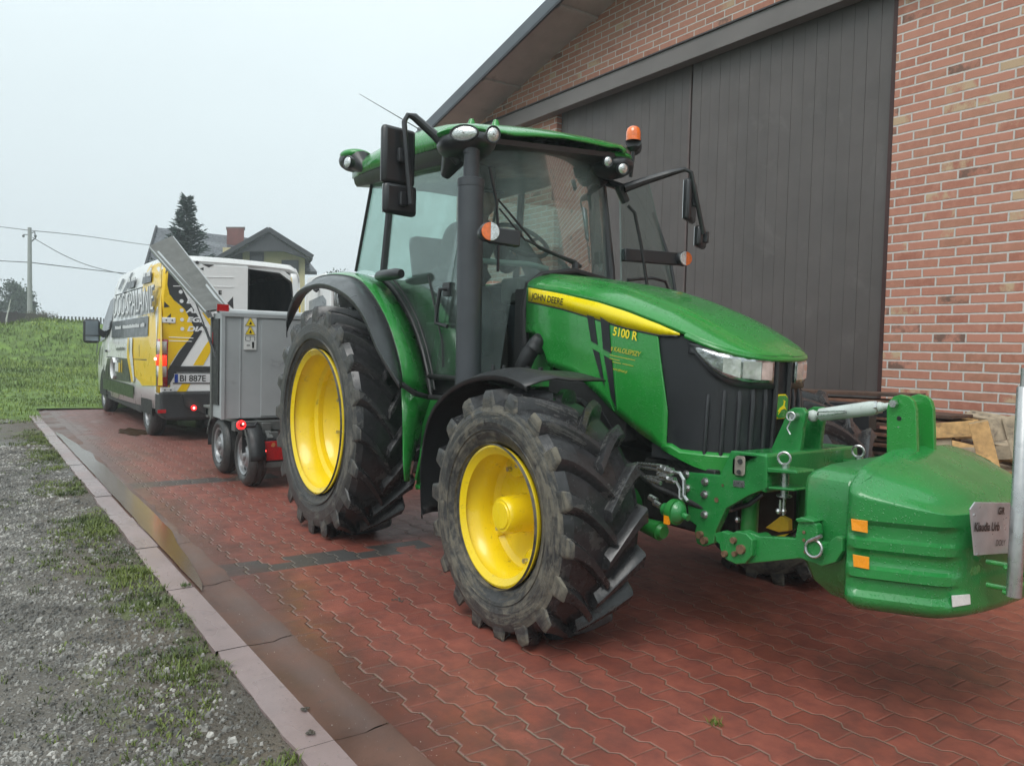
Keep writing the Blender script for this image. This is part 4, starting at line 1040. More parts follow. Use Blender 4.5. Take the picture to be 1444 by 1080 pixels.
# ---- exhaust on the right A pillar
e0, e1 = onY(660,560,2.235), onY(660,256,2.235); mb = MB()
e1 = V((e0.x-.02, e0.y, e1.z)); rr = .070
mb.tube([V((e0.x, e0.y, .95)), V((e1.x, e1.y, e1.z))], rr, 28); mb.tube([e1-V((0,0,.035)), e1+V((0,0,.004)), e1+V((0,0,.012))], [rr+.003, rr+.003, rr-.012], 28)
mb.out('exhaust_stack', PIPE, T, ang=40)
mb = MB(); e2 = onY(658,214,2.235); mb.tube([e1, V((e1.x+.005, e1.y, e2.z+.02)), V((e1.x+.01, e1.y, e2.z+.045))], .043, 20, cap=False); mb.tube([V((e1.x, e1.y, e1.z+.14)), V((e1.x+.0, e1.y, e1.z+.19))], .047, 20); mb.out('exhaust_outlet', PIPE, T)
mb = MB(); 
for z in (1.25, 1.95): mb.tube([V((e0.x-.03, e0.y+.02, z)), V((e0.x-.16, 2.34, z))], .02, 8)
mb.out('exhaust_bracket', BLACKS, T)
# ---- indicator lamps on arms
def indicator(c, s, base):
    mb = MB(); mb.tube([V(c)+V((-.075,s*-.01,0)), V(c)+V((-.01,0,0))], [.04,.052], 20); mb.tube(base, .034, 12) if False else mb.beam(base[0], base[1], .05, .085)
    h = mb.out('indicator_lamp', BLACKS, T, ang=50, bevel=.008)
    d = V((1, -.35 if s < 0 else -.25, 0)).normalized(); u = V((-d.y, d.x, 0)); k = 28
    for part, (a0, a1), m in (('orange_lens', (.5, 1.5), ORANGE), ('clear_lens', (-.5, .5), LAMPG)):
        # outer half is orange
        sg = 1
        ring = [V(c)+d*.004+u*(-s)*(-1)*math.cos(math.pi*(a0+(a1-a0)*j/k))*.046*(-1 if False else 1)+V((0,0,1))*math.sin(math.pi*(a0+(a1-a0)*j/k))*.046 for j in range(k+1)]
        ring = [V(c)+d*.004+u*(s)*(-1)*math.cos(math.pi*(a0+(a1-a0)*j/k))*.046+V((0,0,1))*math.sin(math.pi*(a0+(a1-a0)*j/k))*.046 for j in range(k+1)]
        mm = MB().poly(ring, d*.012); mm.out(part, m, h, ang=0, bevel=.002)
ci = onY(691,327,2.16); indicator(ci, -1, [ci+V((-.06,.035,-.005)), ci+V((-.03,.20,-.015))])
cl_ = onY(966,365,3.98); indicator(cl_, 1, [cl_+V((-.06,-.02,0)), cl_+V((-.14,-.44,.0))])
# ---- mirrors
def mirror(s, top, up_c, up_s, lo_c, lo_s, arm):
    mb = MB(); mb.tube(arm, [.030,.026,.022]+[.015]*(len(arm)-3), 10); ar = mb.out('mirror_arm', BLACKS, T)
    for c, (w_, h_) in ((up_c, up_s), (lo_c, lo_s)):
        mb = MB(); M_ = Matrix.Translation(c) @ Matrix.Rotation(R_(-8*s if s < 0 else 30), 4, 'Z')
        mb.obox(M_, .05, w_, h_); o = mb.out('mirror', BLACKS, T, ang=60, bevel=.022)
        mb = MB(); mb.obox(M_ @ Matrix.Translation((-.0265,0,0)), .002, w_*.88, h_*.90); mb.out('mirror_face', MIRR, o, ang=0)
        mb = MB(); mb.obox(M_ @ Matrix.Translation((.035,-s*-.03*0,.0)), .03, .05, .075); mb.out('mirror_clamp', BLACKS, o, ang=0, bevel=.006)
uc = onX(561,221,-3.92); lc = onX(563,282,-3.92)
hx = -3.86
arm = [onX(648,228,-3.74), onX(612,190,-3.82), onX(584,165,hx), onX(575,163,hx), onX(570,172,hx), onX(573,215,hx), onX(577,262,hx), onX(579,288,hx)]
mirror(-1, None, uc, (.215,.315), lc, (.215,.17), arm)
uc = onX(973,284,-3.52); lc = onX(988,335,-3.52)
arm = [onX(880,266,-3.72), onX(905,257,-3.66), onX(940,246,-3.56), onX(966,239,-3.48), onX(974,243,-3.46), onX(981,275,-3.46), onX(988,310,-3.46), onX(992,330,-3.46)]
mirror(1, None, uc, (.20,.27), lc, (.18,.14), arm)
mb = MB(); mb.tube([V((-3.90,3.42,2.40)), onX(880,266,-3.72)], .026, 8); mb.tube([onX(872,262,-3.75), onX(882,285,-3.75)], .03, 8); mb.tube([onX(885,290,-3.72), onX(895,300,-3.7), onX(905,350,-3.68), onX(915,420,-3.66)], .011, 8); mb.out('door_grab_rail', BLACKS, T)
mb = MB(); mb.tube([onX(921,300,-4.3)+V((0,0,0)), onX(945,370,-4.2), onX(952,412,-4.15)], .014, 8); mb.out('door_edge', BLACKS, T)
pane('open_door_glass', [onX(874,270,-3.82), onX(915,255,-4.32), onX(951,412,-4.15), onX(876,412,-3.80)], GL)
mb = MB(); mb.tube([onX(885,395,-3.75), onX(920,392,-3.75), onX(938,397,-3.72), onX(944,412,-3.72)], .010, 8); mb.out('door_lever', BLACKS, T)
# ---- wipers
def wipe(p, q, r=.006): return MB().tube([p, q], r, 6)
mb = MB(); w0 = V((-3.585, YC+.04, 1.80)); mb.tube([w0+V((0,0,-.10)), w0], .022, 8)
a1 = onX(702,281,-3.66); mb.tube([w0, onX(760,350,-3.62), a1], [.014,.008,.006], 8); mb.tube([w0+V((0,.04,-.02)), onX(740,338,-3.62), onX(704,294,-3.66)], [.012,.006,.005], 8)
mb.tube([onX(690,236,-3.68), onX(700,285,-3.66), onX(703,330,-3.65), onX(702,383,-3.63)], .009, 6); mb.out('wiper', BLACKS, T)

# ---- front linkage
G3 = GREEN3
def cp(pts): return crop(3.176, 880, 500, pts)
def plate(pts, y, th, name, mat=G3, mir=True, bev=.004):
    for m in ((0, 1) if mir else (0,)):
        mb = MB(); mb.poly([onY(px, py, y) for px, py in cp(pts)], (0, th, 0))
        if m: mb.v = [V((p.x, 2*YC-p.y, p.z)) for p in mb.v]
        mb.out(name, mat, T, ang=0, bevel=bev)
def yp(x, y, Y): (a, b), = cp([(x, y)]); return onY(a, b, Y)
plate([(270,525),(430,540),(478,430),(585,440),(640,455),(640,598),(552,633),(455,690),(410,790),(400,845),(355,860),(325,845),(315,800),(322,765),(290,740)], 2.60, .035, 'linkage_plate')
# cross box between the plates and tower
a = yp(478,432,2.60); b_ = yp(640,445,2.60)
mb = MB(); mb.poly([a, b_, b_+V((0,0,-.16)), a+V((.0,0,-.10))], (0, 2*(YC-2.60), 0)); mb.out('linkage_crossbox', G3, T, ang=0, bevel=.012)
plate([(655,430),(735,250),(760,236),(800,238),(815,262),(800,330),(790,420),(765,535),(640,520),(640,440)], 2.84, .024, 'linkage_tower')
mb = MB(); mb.box((yp(700,400,2.84).x, 2.862, .88), (yp(700,400,2.84).x+.02, 2.978, 1.0)); mb.out('tower_web', G3, T)
tp = yp(775,275,2.84); mb = MB(); mb.cyl((tp.x, 2.80, tp.z), (tp.x, 3.03, tp.z), .014, 12); mb.out('top_link_pin', STEEL, T)
def ring(c, r, t, ax, name='lynch_ring'):
    c = V(c); ax = V(ax).normalized(); u = ax.cross(V((0,0,1))).normalized() if abs(ax.z) < .9 else V((1,0,0)); w_ = ax.cross(u)
    return MB().tube([c+(u*math.cos(a)+w_*math.sin(a))*r for a in [2*math.pi*k/20 for k in range(21)]], t, 8, cap=False).out(name, STEEL, T)
ring((tp.x-.0, 2.797, tp.z), .017, .004, (.3,-1,.1)); 
mb = MB(); mb.tube([(tp.x, 2.797, tp.z-.02), (tp.x-.012, 2.792, tp.z-.05), (tp.x+.005, 2.792, tp.z-.075)], .004, 6); mb.out('linch_pin', STEEL, T)
# top link cylinder up to the ballast bracket
ba = onY(1262,570,2.86); LA = V((tp.x+.02, YC, tp.z)); LB = V((ba.x, YC, ba.z+.0))
mb = MB(); d = (LB-LA); mb.tube([LA, LA+d*.10], .014, 10); mb.tube([LA+d*.08, LA+d*.10, LA+d*.66, LA+d*.72, LA+d*.80], [.018,.027,.029,.026,.016], 18); mb.tube([LA+d*.78, LB], .013, 10); mb.ball(LA, .026, 10); mb.out('top_link', TOPL, T)
mb = MB(); s1 = V((0,-.034,.0)); mb.tube([LA+d*.12+s1, LA+d*.14+s1+V((0,-.01,.012)), LA+d*.45+s1+V((0,-.01,.002)), LA+d*.47+s1+V((0,-.01,-.006)), LA+d*.14+s1+V((0,-.01,-.005))], .0035, 6); mb.tube([LA+d*.70, LA+d*.76], .026, 6); mb.out('top_link_handle', STEEL, T)
# clevis and pin
for yy in (2.60,):
    mb = MB(); mb.poly([yp(*p, 2.60) for p in ((640,505),(770,520),(775,535),(640,528))], (0,.12,0)); mb.poly([yp(*p, 2.60) for p in ((645,590),(760,600),(763,612),(645,603))], (0,.12,0)); mb.mir(YC); mb.split('clevis_bracket', G3, T, ang=0, bevel=.004)
for s in (-1, 1):
    p = yp(722,520,2.66); q = yp(722,630,2.66)
    if s > 0: p.y = q.y = 2*YC-2.66
    q.x = p.x
    mb = MB(); mb.tube([p+V((0,0,.03)), q], .016, 14); mb.tube([q, q-V((0,0,.006))], .030, 14); mb.tube([p+V((0,0,.004)), p+V((0,0,.010))], .024, 14); mb.tube([q-V((0,0,.004)), q-V((0,0,.08))], .007, 8); mb.out('stabiliser_pin', STEEL, T)
    ring(p+V((0,-.01,.05)), .024, .0055, (.4,-1,0))
# slot plate, nuts, decals
mb = MB(); mb.poly([yp(*p, 2.594) for p in ((500,460),(508,452),(540,455),(545,465),(543,535),(535,543),(505,540),(497,530))], (0,-.006,0)); mb.out('latch_plate', M('latch_metal', (.35,.32,.27), .5, metal=.5, var=.2, vs=40), T, ang=0, bevel=.002)
mb = MB(); mb.cyl(yp(520,478,2.588), yp(520,478,2.582), .011, 12); mb.cyl(yp(513,525,2.588), yp(513,525,2.578), .009, 12); mb.out('latch_bolt', DARK, T)
mb = MB(); mb.poly([yp(*p, 2.598) for p in ((490,560),(540,565),(540,595),(490,590))], (0,-.002,0)); mb.out('rating_plate', STEEL, T, ang=0)
mb = MB()
for p in ((365,568),(362,625),(362,715),(280,535),(283,597)): a = yp(*p, 2.60); mb.cyl(a, a+V((0,-.018,0)), .012, 6); mb.cyl(a, a+V((0,-.004,0)), .018, 14)
mb.split('bolt', STEEL, T)
mb = MB()
for p, r in (((414,650),.011),((442,585),.006)): a = yp(*p, 2.597); mb.cyl(a, a+V((0,-.002,0)), r, 14)
for p in ((345,805),(365,830)): a = yp(*p, 2.60); mb.cyl(a, a+V((0,-.02,0)), .016, 12)
mb.split('pin_hole', RUST, T)
# lower arms
plate([(405,800),(440,790),(470,800),(540,788),(600,812),(765,822),(780,735),(840,740),(862,765),(868,800),(860,840),(878,862),(905,858),(925,830),(950,812),(978,820),(978,880),(945,930),(885,948),(820,925),(790,912),(560,935),(500,938),(455,915),(440,860),(412,838)], 2.415, .035, 'lower_arm')
plate([(480,800),(500,790),(545,800),(575,830),(572,900),(540,935),(500,938),(455,918),(445,870),(460,830)], 2.39, .028, 'arm_knuckle')
plate([(765,735),(790,728),(845,742),(850,752),(775,752)], 2.405, .06, 'hook_cap')
mb = MB()
for p, r in (((455,890),.012),((495,830),.012),((528,870),.018),((500,890),.010)): a = yp(*p, 2.39); mb.cyl(a, a+V((0,-.014,0)), r, 12)
for p in ((806,795),(806,830),(812,882)): a = yp(*p, 2.413); mb.cyl(a, a+V((0,-.002,0)), .006, 10)
mb.split('arm_pin', RUST, T)
mb = MB(); a = yp(872,862,2.415); mb.cyl((a.x, 2.40, a.z), (a.x, 3.43, a.z), .018, 16); mb.tube([(a.x, 2.398, a.z), (a.x, 2.390, a.z)], [.030,.030], 18); mb.out('lower_link_pin', G3, T)
ring((a.x, 2.385, a.z), .029, .005, (.15,-1,.1)); 
mb = MB(); mb.tube([(a.x-.02, 2.385, a.z+.02), (a.x+.03, 2.38, a.z+.05)], .007, 8); mb.out('linch_pin', STEEL, T)
mb = MB(); a = yp(460,860,2.415); mb.cyl((a.x, 2.41, a.z), (a.x, 2.66, a.z), .03, 14); a = yp(520,880,2.415); mb.cyl((a.x, 2.41, a.z), (a.x, 2.66, a.z), .03, 14); mb.mir(YC); mb.split('arm_shaft', G3, T)
# lift ram and hoses
for s in (-1, 1):
    yy = 2.72 if s < 0 else 2*YC-2.72
    p = yp(570,630,2.72); q = yp(560,790,2.72); p.y = q.y = yy
    mb = MB(); mb.tube([p+V((0,0,.06)), q], .036, 18); mb.tube([q, q-V((0,0,.05))], .022, 12); mb.out('lift_ram', GREEN2, T)
mb = MB(); mb.tube([yp(465,700,2.66), yp(500,688,2.66), yp(560,670,2.68), yp(620,625,2.72)], .010, 10); mb.tube([yp(500,655,2.70), yp(505,740,2.70)], .006, 8); mb.out('ram_hose', BLACKS, T)
mb = MB(); mb.tube([yp(462,695,2.66), yp(490,690,2.66)], .013, 6); mb.ball(yp(508,738,2.69), .014, 8); mb.out('hose_fitting', STEEL, T)
mb = MB(); mb.poly([yp(*p, 2.75) for p in ((630,775),(700,722),(735,740),(735,790),(690,795))], (0,.03,0)); mb.poly([yp(*p, 2.75) for p in ((430,735),(480,740),(478,770),(430,768))], (0,.03,0)); mb.out('yellow_bracket', M('yellow_bracket', (.55,.36,.02), .45, var=.2, vs=12), T, ang=0, bevel=.004)
mb = MB(); a = yp(700,650,2.66); mb.tube([a, a+V((0,0,-.05))], .006, 6); mb.ball(yp(692,700,2.66), .013, 8); mb.ball(yp(715,700,2.66), .011, 8); mb.out('drain_fitting', STEEL, T)
# accumulator and front-axle knuckle parts
c = yp(228,703,2.44); mb = MB(); mb.ball(c, (.052,.045,.052), 20); mb.tube([c, c+V((.075,0,-.012))], .014, 10); mb.tube([c+V((-.06,0,-.0)), c], .028, 14); mb.out('accumulator', GREEN3, T)
mb = MB(); mb.tube([c+V((-.012,-.0,.0)), c+V((.016,0,0))], .0535, 24); mb.out('accumulator_band', GREEN2, T)
mb = MB(); a = yp(190,738,2.388); mb.poly([a+V((-.016,0,-.02)), a+V((.012,0,-.02)), a+V((.012,0,.022)), a+V((-.016,0,.022))], (0,.01,0)); mb.out('warning_sticker', ORREF, T, ang=0)
mb = MB(); mb.tube([yp(85,760,2.46), yp(165,790,2.46)], [.032,.042], 16); mb.tube([yp(165,790,2.46), yp(180,795,2.46)], [.036,.028], 16); mb.out('axle_end', GREEN2, T)
mb = MB()
for off in ((60,487,165,497),(60,500,150,515),(100,545,160,552)): mb.tube([yp(off[0], off[1], 2.46), yp(off[2], off[3], 2.46)], .007, 8)
mb.tube([yp(215,525,2.47), yp(250,530,2.47), yp(268,560,2.47), yp(268,630,2.47), yp(285,655,2.47)], .008, 8); mb.tube([yp(205,565,2.47), yp(235,570,2.47), yp(250,600,2.47), yp(250,640,2.47), yp(262,650,2.47)], .007, 8)
mb.tube([yp(90,545,2.46), yp(120,560,2.46), yp(165,575,2.46)], [.004,.012,.01], 8); mb.out('hydraulic_pipe', STEEL, T)
mb = MB()
for x, y, r in ((175,510,.022),(200,520,.022),(185,545,.024),(210,560,.020),(170,535,.018)): a = yp(x, y, 2.47); mb.tube([a+V((-.022,0,0)), a+V((.022,0,0))], r*.8, 6)
for x, y in ((130,640),(150,665)): a = yp(x, y, 2.47); mb.tube([a+V((-.02,0,0)), a+V((.02,0,-.01))], .014, 8)
mb.split('hydraulic_coupler', STEEL, T, ang=25)
# misc dark clutter under the hood nose
mb = MB(); mb.tube([(-2.7, 2.66, .88), (-2.45, 2.62, .80), (-2.28, 2.66, .72)], .02, 8); mb.tube([(-2.8, 2.6, .78), (-2.5, 2.58, .66), (-2.2, 2.62, .6)], .016, 8); mb.box((-2.62, 2.62, .50), (-2.20, 3.22, .78)); mb.box((-3.3,2.56,.85),(-2.7,2.64,1.12)); mb.out('engine_clutter', DARK, T, bevel=.008)

# ---- driver in the cab
SKIN = M('skin', (.42,.22,.15), .5, var=.08, vs=20); CLO = M('dark_jacket', (.020,.026,.032), .8, var=.15, vs=12, bump=.3); HAIR = M('dark_cap', (.01,.01,.012), .8)
def skinfig(name, verts, edges, radii, mat, root=0, parent=None, loc=(0,0,0), sub=2):
    me = bpy.data.meshes.new(name); me.from_pydata([tuple(V(v)-V(loc)) for v in verts], edges, [])
    o = bpy.data.objects.new(name, me); COL.objects.link(o); o.location = loc
    mo = o.modifiers.new('skin', 'SKIN'); 
    sv = me.skin_vertices
    if not sv:
        bm = bmesh.new(); bm.from_mesh(me); bm.verts.layers.skin.verify(); bm.to_mesh(me); bm.free(); sv = me.skin_vertices
    for i, r in enumerate(radii): sv[0].data[i].radius = (r if isinstance(r, tuple) else (r, r)); sv[0].data[i].use_root = (i == root)
    mo.use_smooth_shade = True
    ss = o.modifiers.new('s', 'SUBSURF'); ss.levels = sub; ss.render_levels = sub
    me.materials.append(mat)
    if parent: attach(o, parent); o.location = V()
    return o
B = V((-4.80, YC, 1.60)); 
P = thing('person', (B.x, B.y, B.z), 'person in a dark jacket and dark cap leaning forward on the tractor seat', 'person')
vb = [B+V((0,0,.06)), B+V((.03,0,.22)), B+V((.09,0,.38)), B+V((.15,0,.50)), B+V((.20,0,.57)),      # 0-4 spine,neck base
      B+V((.16,-.19,.47)), B+V((.14,-.24,.22)), B+V((.36,-.20,.14)),                                   # right arm 5-7
      B+V((.16,.19,.47)), B+V((.20,.24,.24)), B+V((.46,.14,.34)),                                     # left arm 8-10
      B+V((.05,-.10,.02)), B+V((.45,-.13,.04)), B+V((.55,-.14,-.38)), B+V((.05,.10,.02)), B+V((.45,.13,.04)), B+V((.55,.14,-.38))]
eb = [(0,1),(1,2),(2,3),(3,4),(3,5),(5,6),(6,7),(3,8),(8,9),(9,10),(0,11),(11,12),(12,13),(0,14),(14,15),(15,16)]
rb_ = [(.15,.12),(.15,.12),(.17,.13),(.13,.10),.06,.075,.055,.04,.075,.055,.04,.10,.085,.055,.10,.085,.055]
bd = skinfig('jacket', vb, eb, rb_, CLO); attach(bd, P); bd.location = -P.location
for v in bd.data.vertices: pass
HC = B+V((.27,0,.70)); mb = MB(); mb.ball(HC, (.095,.075,.115), 20); mb.tube([B+V((.20,0,.55)), HC+V((-.02,0,-.06))], [.055,.05], 12)
mb.ball(HC+V((.092,0,-.01)), (.02,.014,.03), 8)
for s in (-1,1): mb.ball(HC+V((-.005,s*.075,-.01)), (.02,.01,.03), 8)
mb.out('head', SKIN, P, ang=60)
mb = MB(); mb.ball(HC+V((-.012,0,.035)), (.105,.083,.095), 20); mb.v = [V((v.x, v.y, max(v.z, HC.z+.03))) for v in mb.v]; mb.poly([HC+V((.07,-.06,.04)), HC+V((.16,-.045,.025)), HC+V((.16,.045,.025)), HC+V((.07,.06,.04))], (0,0,.012)); mb.out('cap', HAIR, P, ang=60)
for hp, dr in ((B+V((.36,-.20,.14)), V((.9,.1,-.3))), (B+V((.46,.14,.34)), V((.8,-.3,.3)))):
    mb = MB(); dr = dr.normalized(); mb.tube([hp, hp+dr*.05, hp+dr*.09], [.03,.038,.035], 10)
    sd = dr.cross(V((0,0,1))).normalized()
    for k in range(4): q = hp+dr*.085+sd*(k-1.5)*.019; mb.tube([q, q+dr*.035, q+dr*.05-V((0,0,.025))], [.009,.009,.007], 6)
    q = hp+dr*.03+sd*.035; mb.tube([q, q+sd*.025+dr*.025, q+sd*.025+dr*.05], [.011,.010,.008], 6); mb.out('hand', SKIN, P, ang=60)

# ================================================================== FRONT WEIGHT
W_ = thing('front_weight', (-1.4, YC, .43), 'bulky green cast front ballast weight with ribs, orange reflectors and a silver name plate', 'ballast')
ph = [(-1.478,.455,0),(-1.474,.485,0),(-1.460,.503,.2),(-1.440,.510,.6),(-1.418,.507,1),(-1.385,.488,1),(-1.325,.450,1),(-1.265,.412,1),(-1.222,.382,1),(-1.196,.350,.9),(-1.178,.31,.0),(-1.163,.265,.0),(-1.152,.215,0),(-1.145,.16,0),(-1.140,.085,0),(-1.139,0,0)]
plan_w = []
for i in range(len(ph)-1):
    for k in range(2): a, b_ = ph[i], ph[i+1]; plan_w.append(tuple(a[j]+(b_[j]-a[j])*k/2 for j in range(3)))
plan_w.append(ph[-1]); full = [(x, -y, g_) for x, y, g_ in plan_w]+[(x, y, g_) for x, y, g_ in plan_w[-2::-1]]
cw = V((-1.42, 0, 0))
zl = []
def prof_w(z):
    if z < .475: return -.05*((.475-z)/.045)**2
    if z > .845: return -.075*((z-.845)/.081)**2.2
    return 0.
z = .43
zs_ = [.43,.437,.447,.46,.475]+[.475+.0095*k for k in range(1, 40)]+[.855,.866,.878,.890,.901,.911,.919,.926]
def groove(z):
    for c in (.520, .612, .706):
        d = abs(z-c-.0)
        if d < .031: return -.019*min(1, (.031-d)/.0095)
    return 0.
rows = []
for z in zs_:
    r = []
    for i, (x, y, g_) in enumerate(full):
        a = full[max(i-1, 0)]; b_ = full[min(i+1, len(full)-1)]
        t = V((b_[0]-a[0], b_[1]-a[1], 0)).normalized(); n_ = V((t.y, -t.x, 0))
        if n_.dot(V((x+1.42, y, 0))) < 0: n_ = -n_
        if x < -1.45: n_ = V((0, 1 if y > 0 else -1, 0))
        o_ = prof_w(z)+groove(z)*g_
        r.append(V((x, YC+y, z))+n_*o_)
    rows.append(r)
mb = MB(); mb.grid(rows); mb.grid([[r[0] for r in rows], [r[-1] for r in rows]])
# top dome
top = rows[-1]; cen = V((-1.50, YC, .955)); k = len(top)
prev = top
for f, dz in ((.92,.006),(.85,.010),(.72,.015),(.6,.018),(.45,.021),(.3,.022),(.0,.023)):
    cur = [V((cen.x+(p.x-cen.x)*f, YC+(p.y-YC)*f, p.z+dz)) for p in top]; mb.grid([prev, cur]); prev = cur
bot = rows[0]; mb.grid([[V((-1.42, YC+(p.y-YC)*.2, p.z)) for p in bot], bot])
for v in mb.v:
    if v.z > .775: v.z -= min(1.1, (v.z-.775)/.12)*(min(.095, max(0, v.x+1.475)*.34)+max(0, abs(v.y-YC)-.2)*.12)
mb.out('weight_body', GREEN3, W_, ang=38)
# rear block
mb = MB(); hx0, hx1 = -1.665, -1.474; hy = .458
q = [(hx0,-hy),(hx1,-hy),(hx1,hy),(hx0,hy)]
mb.grid([[V((x*s_+(-1.51)*(1-s_), YC+y*s_, z)) for x, y in q] for z, s_ in ((.40,.0),(.40,.72),(.47,.90),(.56,1.0),(.885,1.0),(.906,.985),(.920,.94),(.930,.80),(.934,.0))], True)
for v in mb.v:
    if v.z > .80: v.z -= max(0, abs(v.y-YC)-.10)*.17
mb.out('rear_block', GREEN3, W_, ang=30, bevel=.02)
# bracket plates
for y in (2.84, 2.965):
    pp = [onY(px, py, 2.84) for px, py in ((1250,645),(1250,577),(1253,566),(1260,559),(1270,556),(1281,559),(1288,566),(1291,577),(1293,652))]
    for p in pp: p.y = y
    MB().poly(pp, (0,.022,0)).out('bracket_plate', GREEN, W_, ang=0, bevel=.003)
a = onY(1263,569,2.84); mb = MB(); mb.tube([a+V((0,-.022,0)), a+V((0,-.005,0))], .015, 6); mb.cyl(a, a+V((0,.16,0)), .011, 12); mb.out('bracket_bolt', STEEL, W_)
mb = MB(); a = onY(1268,590,2.84); mb.cyl(a+V((0,-.0015,0)), a+V((0,.004,0)), .009, 16); mb.out('bracket_hole', DARK, W_); mb = MB(); a = onY(1267,602,2.84); mb.cyl(a+V((0,-.002,0)), a, .003, 8); mb.out('grease_nipple', STEEL, W_)
def wpt(px, py, off=.003):
    # hit of the view ray with the front curve of the weight
    best = None
    d = ray(px, py)
    for i in range(len(full)-1):
        a = V((full[i][0], YC+full[i][1])); b_ = V((full[i+1][0], YC+full[i+1][1]))
        e = b_-a; den = d.x*e.y-d.y*e.x
        if abs(den) < 1e-9: continue
        t = (a.x*e.y-a.y*e.x)/den; s_ = (a.x*d.y-a.y*d.x)/den
        if -1e-4 <= s_ <= 1.0001 and t > 0 and (best is None or t < best[0]):
            n_ = V((e.y, -e.x, 0)).normalized()
            if n_.dot(V((a.x+1.42, a.y-YC, 0))) < 0: n_ = -n_
            best = (t, EYE+d*t+n_*off)
    return best[1] if best else onY(px, py, 2.6)
def wquad(name, pts, mat, off=.004, th=.003, par=W_):
    P4 = [wpt(*p, off) for p in pts]; n_ = (P4[1]-P4[0]).cross(P4[2]-P4[0]).normalized()
    if n_.dot(EYE-P4[0]) < 0: n_ = -n_
    return MB().poly(P4, n_*th).out(name, mat, par, ang=0, bevel=.001)
wquad('orange_reflector', [(1201,731),(1224,734),(1224,751),(1202,747)], ORREF, .001, .006)
wquad('orange_reflector', [(1203,781),(1226,785),(1226,802),(1204,798)], ORREF, .001, .006)
wquad('white_reflector', [(1341,839),(1366,837),(1367,851),(1342,855)], WHREF, .001, .005)
SILV = M('name_plate_steel', (.52,.54,.56), .34, metal=.55, var=.15, vs=8, dirt=(.3,.32,.33), ds=14, da=.35)
sx_ = -1.123; SY = onX(1367, 727, -1.12).y+.205-2.92
sgn = [(-.205,.80),(-.175,.822),(.175,.822),(.205,.80),(.16,.655),(-.16,.655)]
pp = [V((sx_, YC+SY+a, z)) for a, z in sgn]; print('SIGN', SY, onX(1367,725,-1.12), onX(1380,712,-1.12), onX(1378,787,-1.12))
for p in pp: p.z -= (p.y-YC-SY)*.10
np_ = MB().poly(pp, (.005,0,0)).out('name_plate', SILV, W_, ang=0, bevel=.002)
mb = MB(); mb.box((-1.14, YC-.12, .68), (-1.12, YC+.12, .79)); mb.out('plate_mount', GREEN3, W_)
text('name_line', 'GR', V((sx_+.006, YC+SY-.0, .785)), (0,1,-.10), (0,.10,1), .022, BLK, W_, sx=1.1, bold=.03, align='CENTER')
text('name_line', 'Klaudia Urb', V((sx_+.006, YC+SY-.178, .750)), (0,1,-.10), (0,.10,1), .027, BLK, W_, sx=.92, bold=.028)
text('name_line', 'DOŁY', V((sx_+.006, YC+SY-.028, .686)), (0,1,-.10), (0,.10,1), .019, BLK, W_, sx=.95, bold=.0)
mb = MB()
for a, z in ((-.18,.80),(-.145,.672),(.18,.80),(.145,.672)): mb.cyl((sx_+.004, YC+SY+a, z), (sx_+.008, YC+SY+a, z), .004, 8)
mb.split('plate_rivet', STEEL, W_)
text('weight_number', '600', V((-1.133, YC+SY-.165, .606)), (0,1,0), (0,0,1), .026, GREEN3, W_, sx=1.1, bold=.05, th=.006)
po = onX(1437, 700, -1.045); mb = MB(); zt = onX(1437,545,-1.045).z; zt2 = onX(1437,519,-1.045).z; zb = onX(1437,838,-1.045).z
mb.tube([(po.x, po.y, zb), (po.x, po.y, zt-.004), (po.x, po.y, zt)], [.0215,.0215,.018], 24); mb.tube([(po.x, po.y, zt), (po.x, po.y, zt2)], .0125, 16); mb.out('marker_post', STEELP, W_, ang=50)
for py in (795, 828):
    q = onX(1412, py, -1.10); mb = MB(); mb.tube([V((-1.14, q.y-.01, q.z)), V((-1.075, q.y, q.z)), V((-1.075, q.y+.22, q.z)), V((-1.14, q.y+.24, q.z))], .0085, 10); mb.tube([V((-1.075, po.y, q.z)), V((-1.03, po.y, q.z))], .009, 8); mb.split('post_bracket', GREEN, W_)

# ================================================================== VAN
VX, VY, VW = -10.62, 2.92, .925
def upz(z): return z if z < 1.2 else 1.2+(z-1.2)*1.135
van = thing('van', (-13.5, VY, 0), 'white and yellow liveried panel van with one rear door open and its left lights lit', 'van')
WHITE = M('van_white', (.80,.81,.81), .3, var=.03, vs=2, coat=.5, dirt=(.55,.55,.53), ds=4, da=.33)
VYEL = M('van_yellow', (.86,.56,.006), .32, var=.05, vs=2, coat=.4, dirt=(.5,.36,.06), ds=3, da=.36)
VBLK = M('van_black_print', (.040,.042,.045), .38, var=.1, vs=3, coat=.3)
VBMP = M('van_bumper', (.028,.029,.031), .6, var=.15, vs=5, dirt=(.07,.065,.06), ds=4, da=.45)
VIN = M('van_interior', (.035,.037,.04), .8, var=.3, vs=3)
DKGL = M('van_dark_glass', (.012,.014,.016), .06, var=0)
st = [(-10.62,.40,2.235,1.0),(-10.9,.40,2.262,1.0),(-12.5,.36,2.275,1.0),(-14.2,.33,2.255,1.0),(-14.55,.33,2.20,.995),(-14.9,.33,2.04,.985),(-15.35,.33,1.78,.985),(-15.85,.33,1.46,.98),(-16.3,.33,1.30,.965),(-16.75,.33,1.14,.92),(-16.95,.36,.98,.82),(-17.02,.40,.75,.72),(-17.02,.40,.45,.68)]
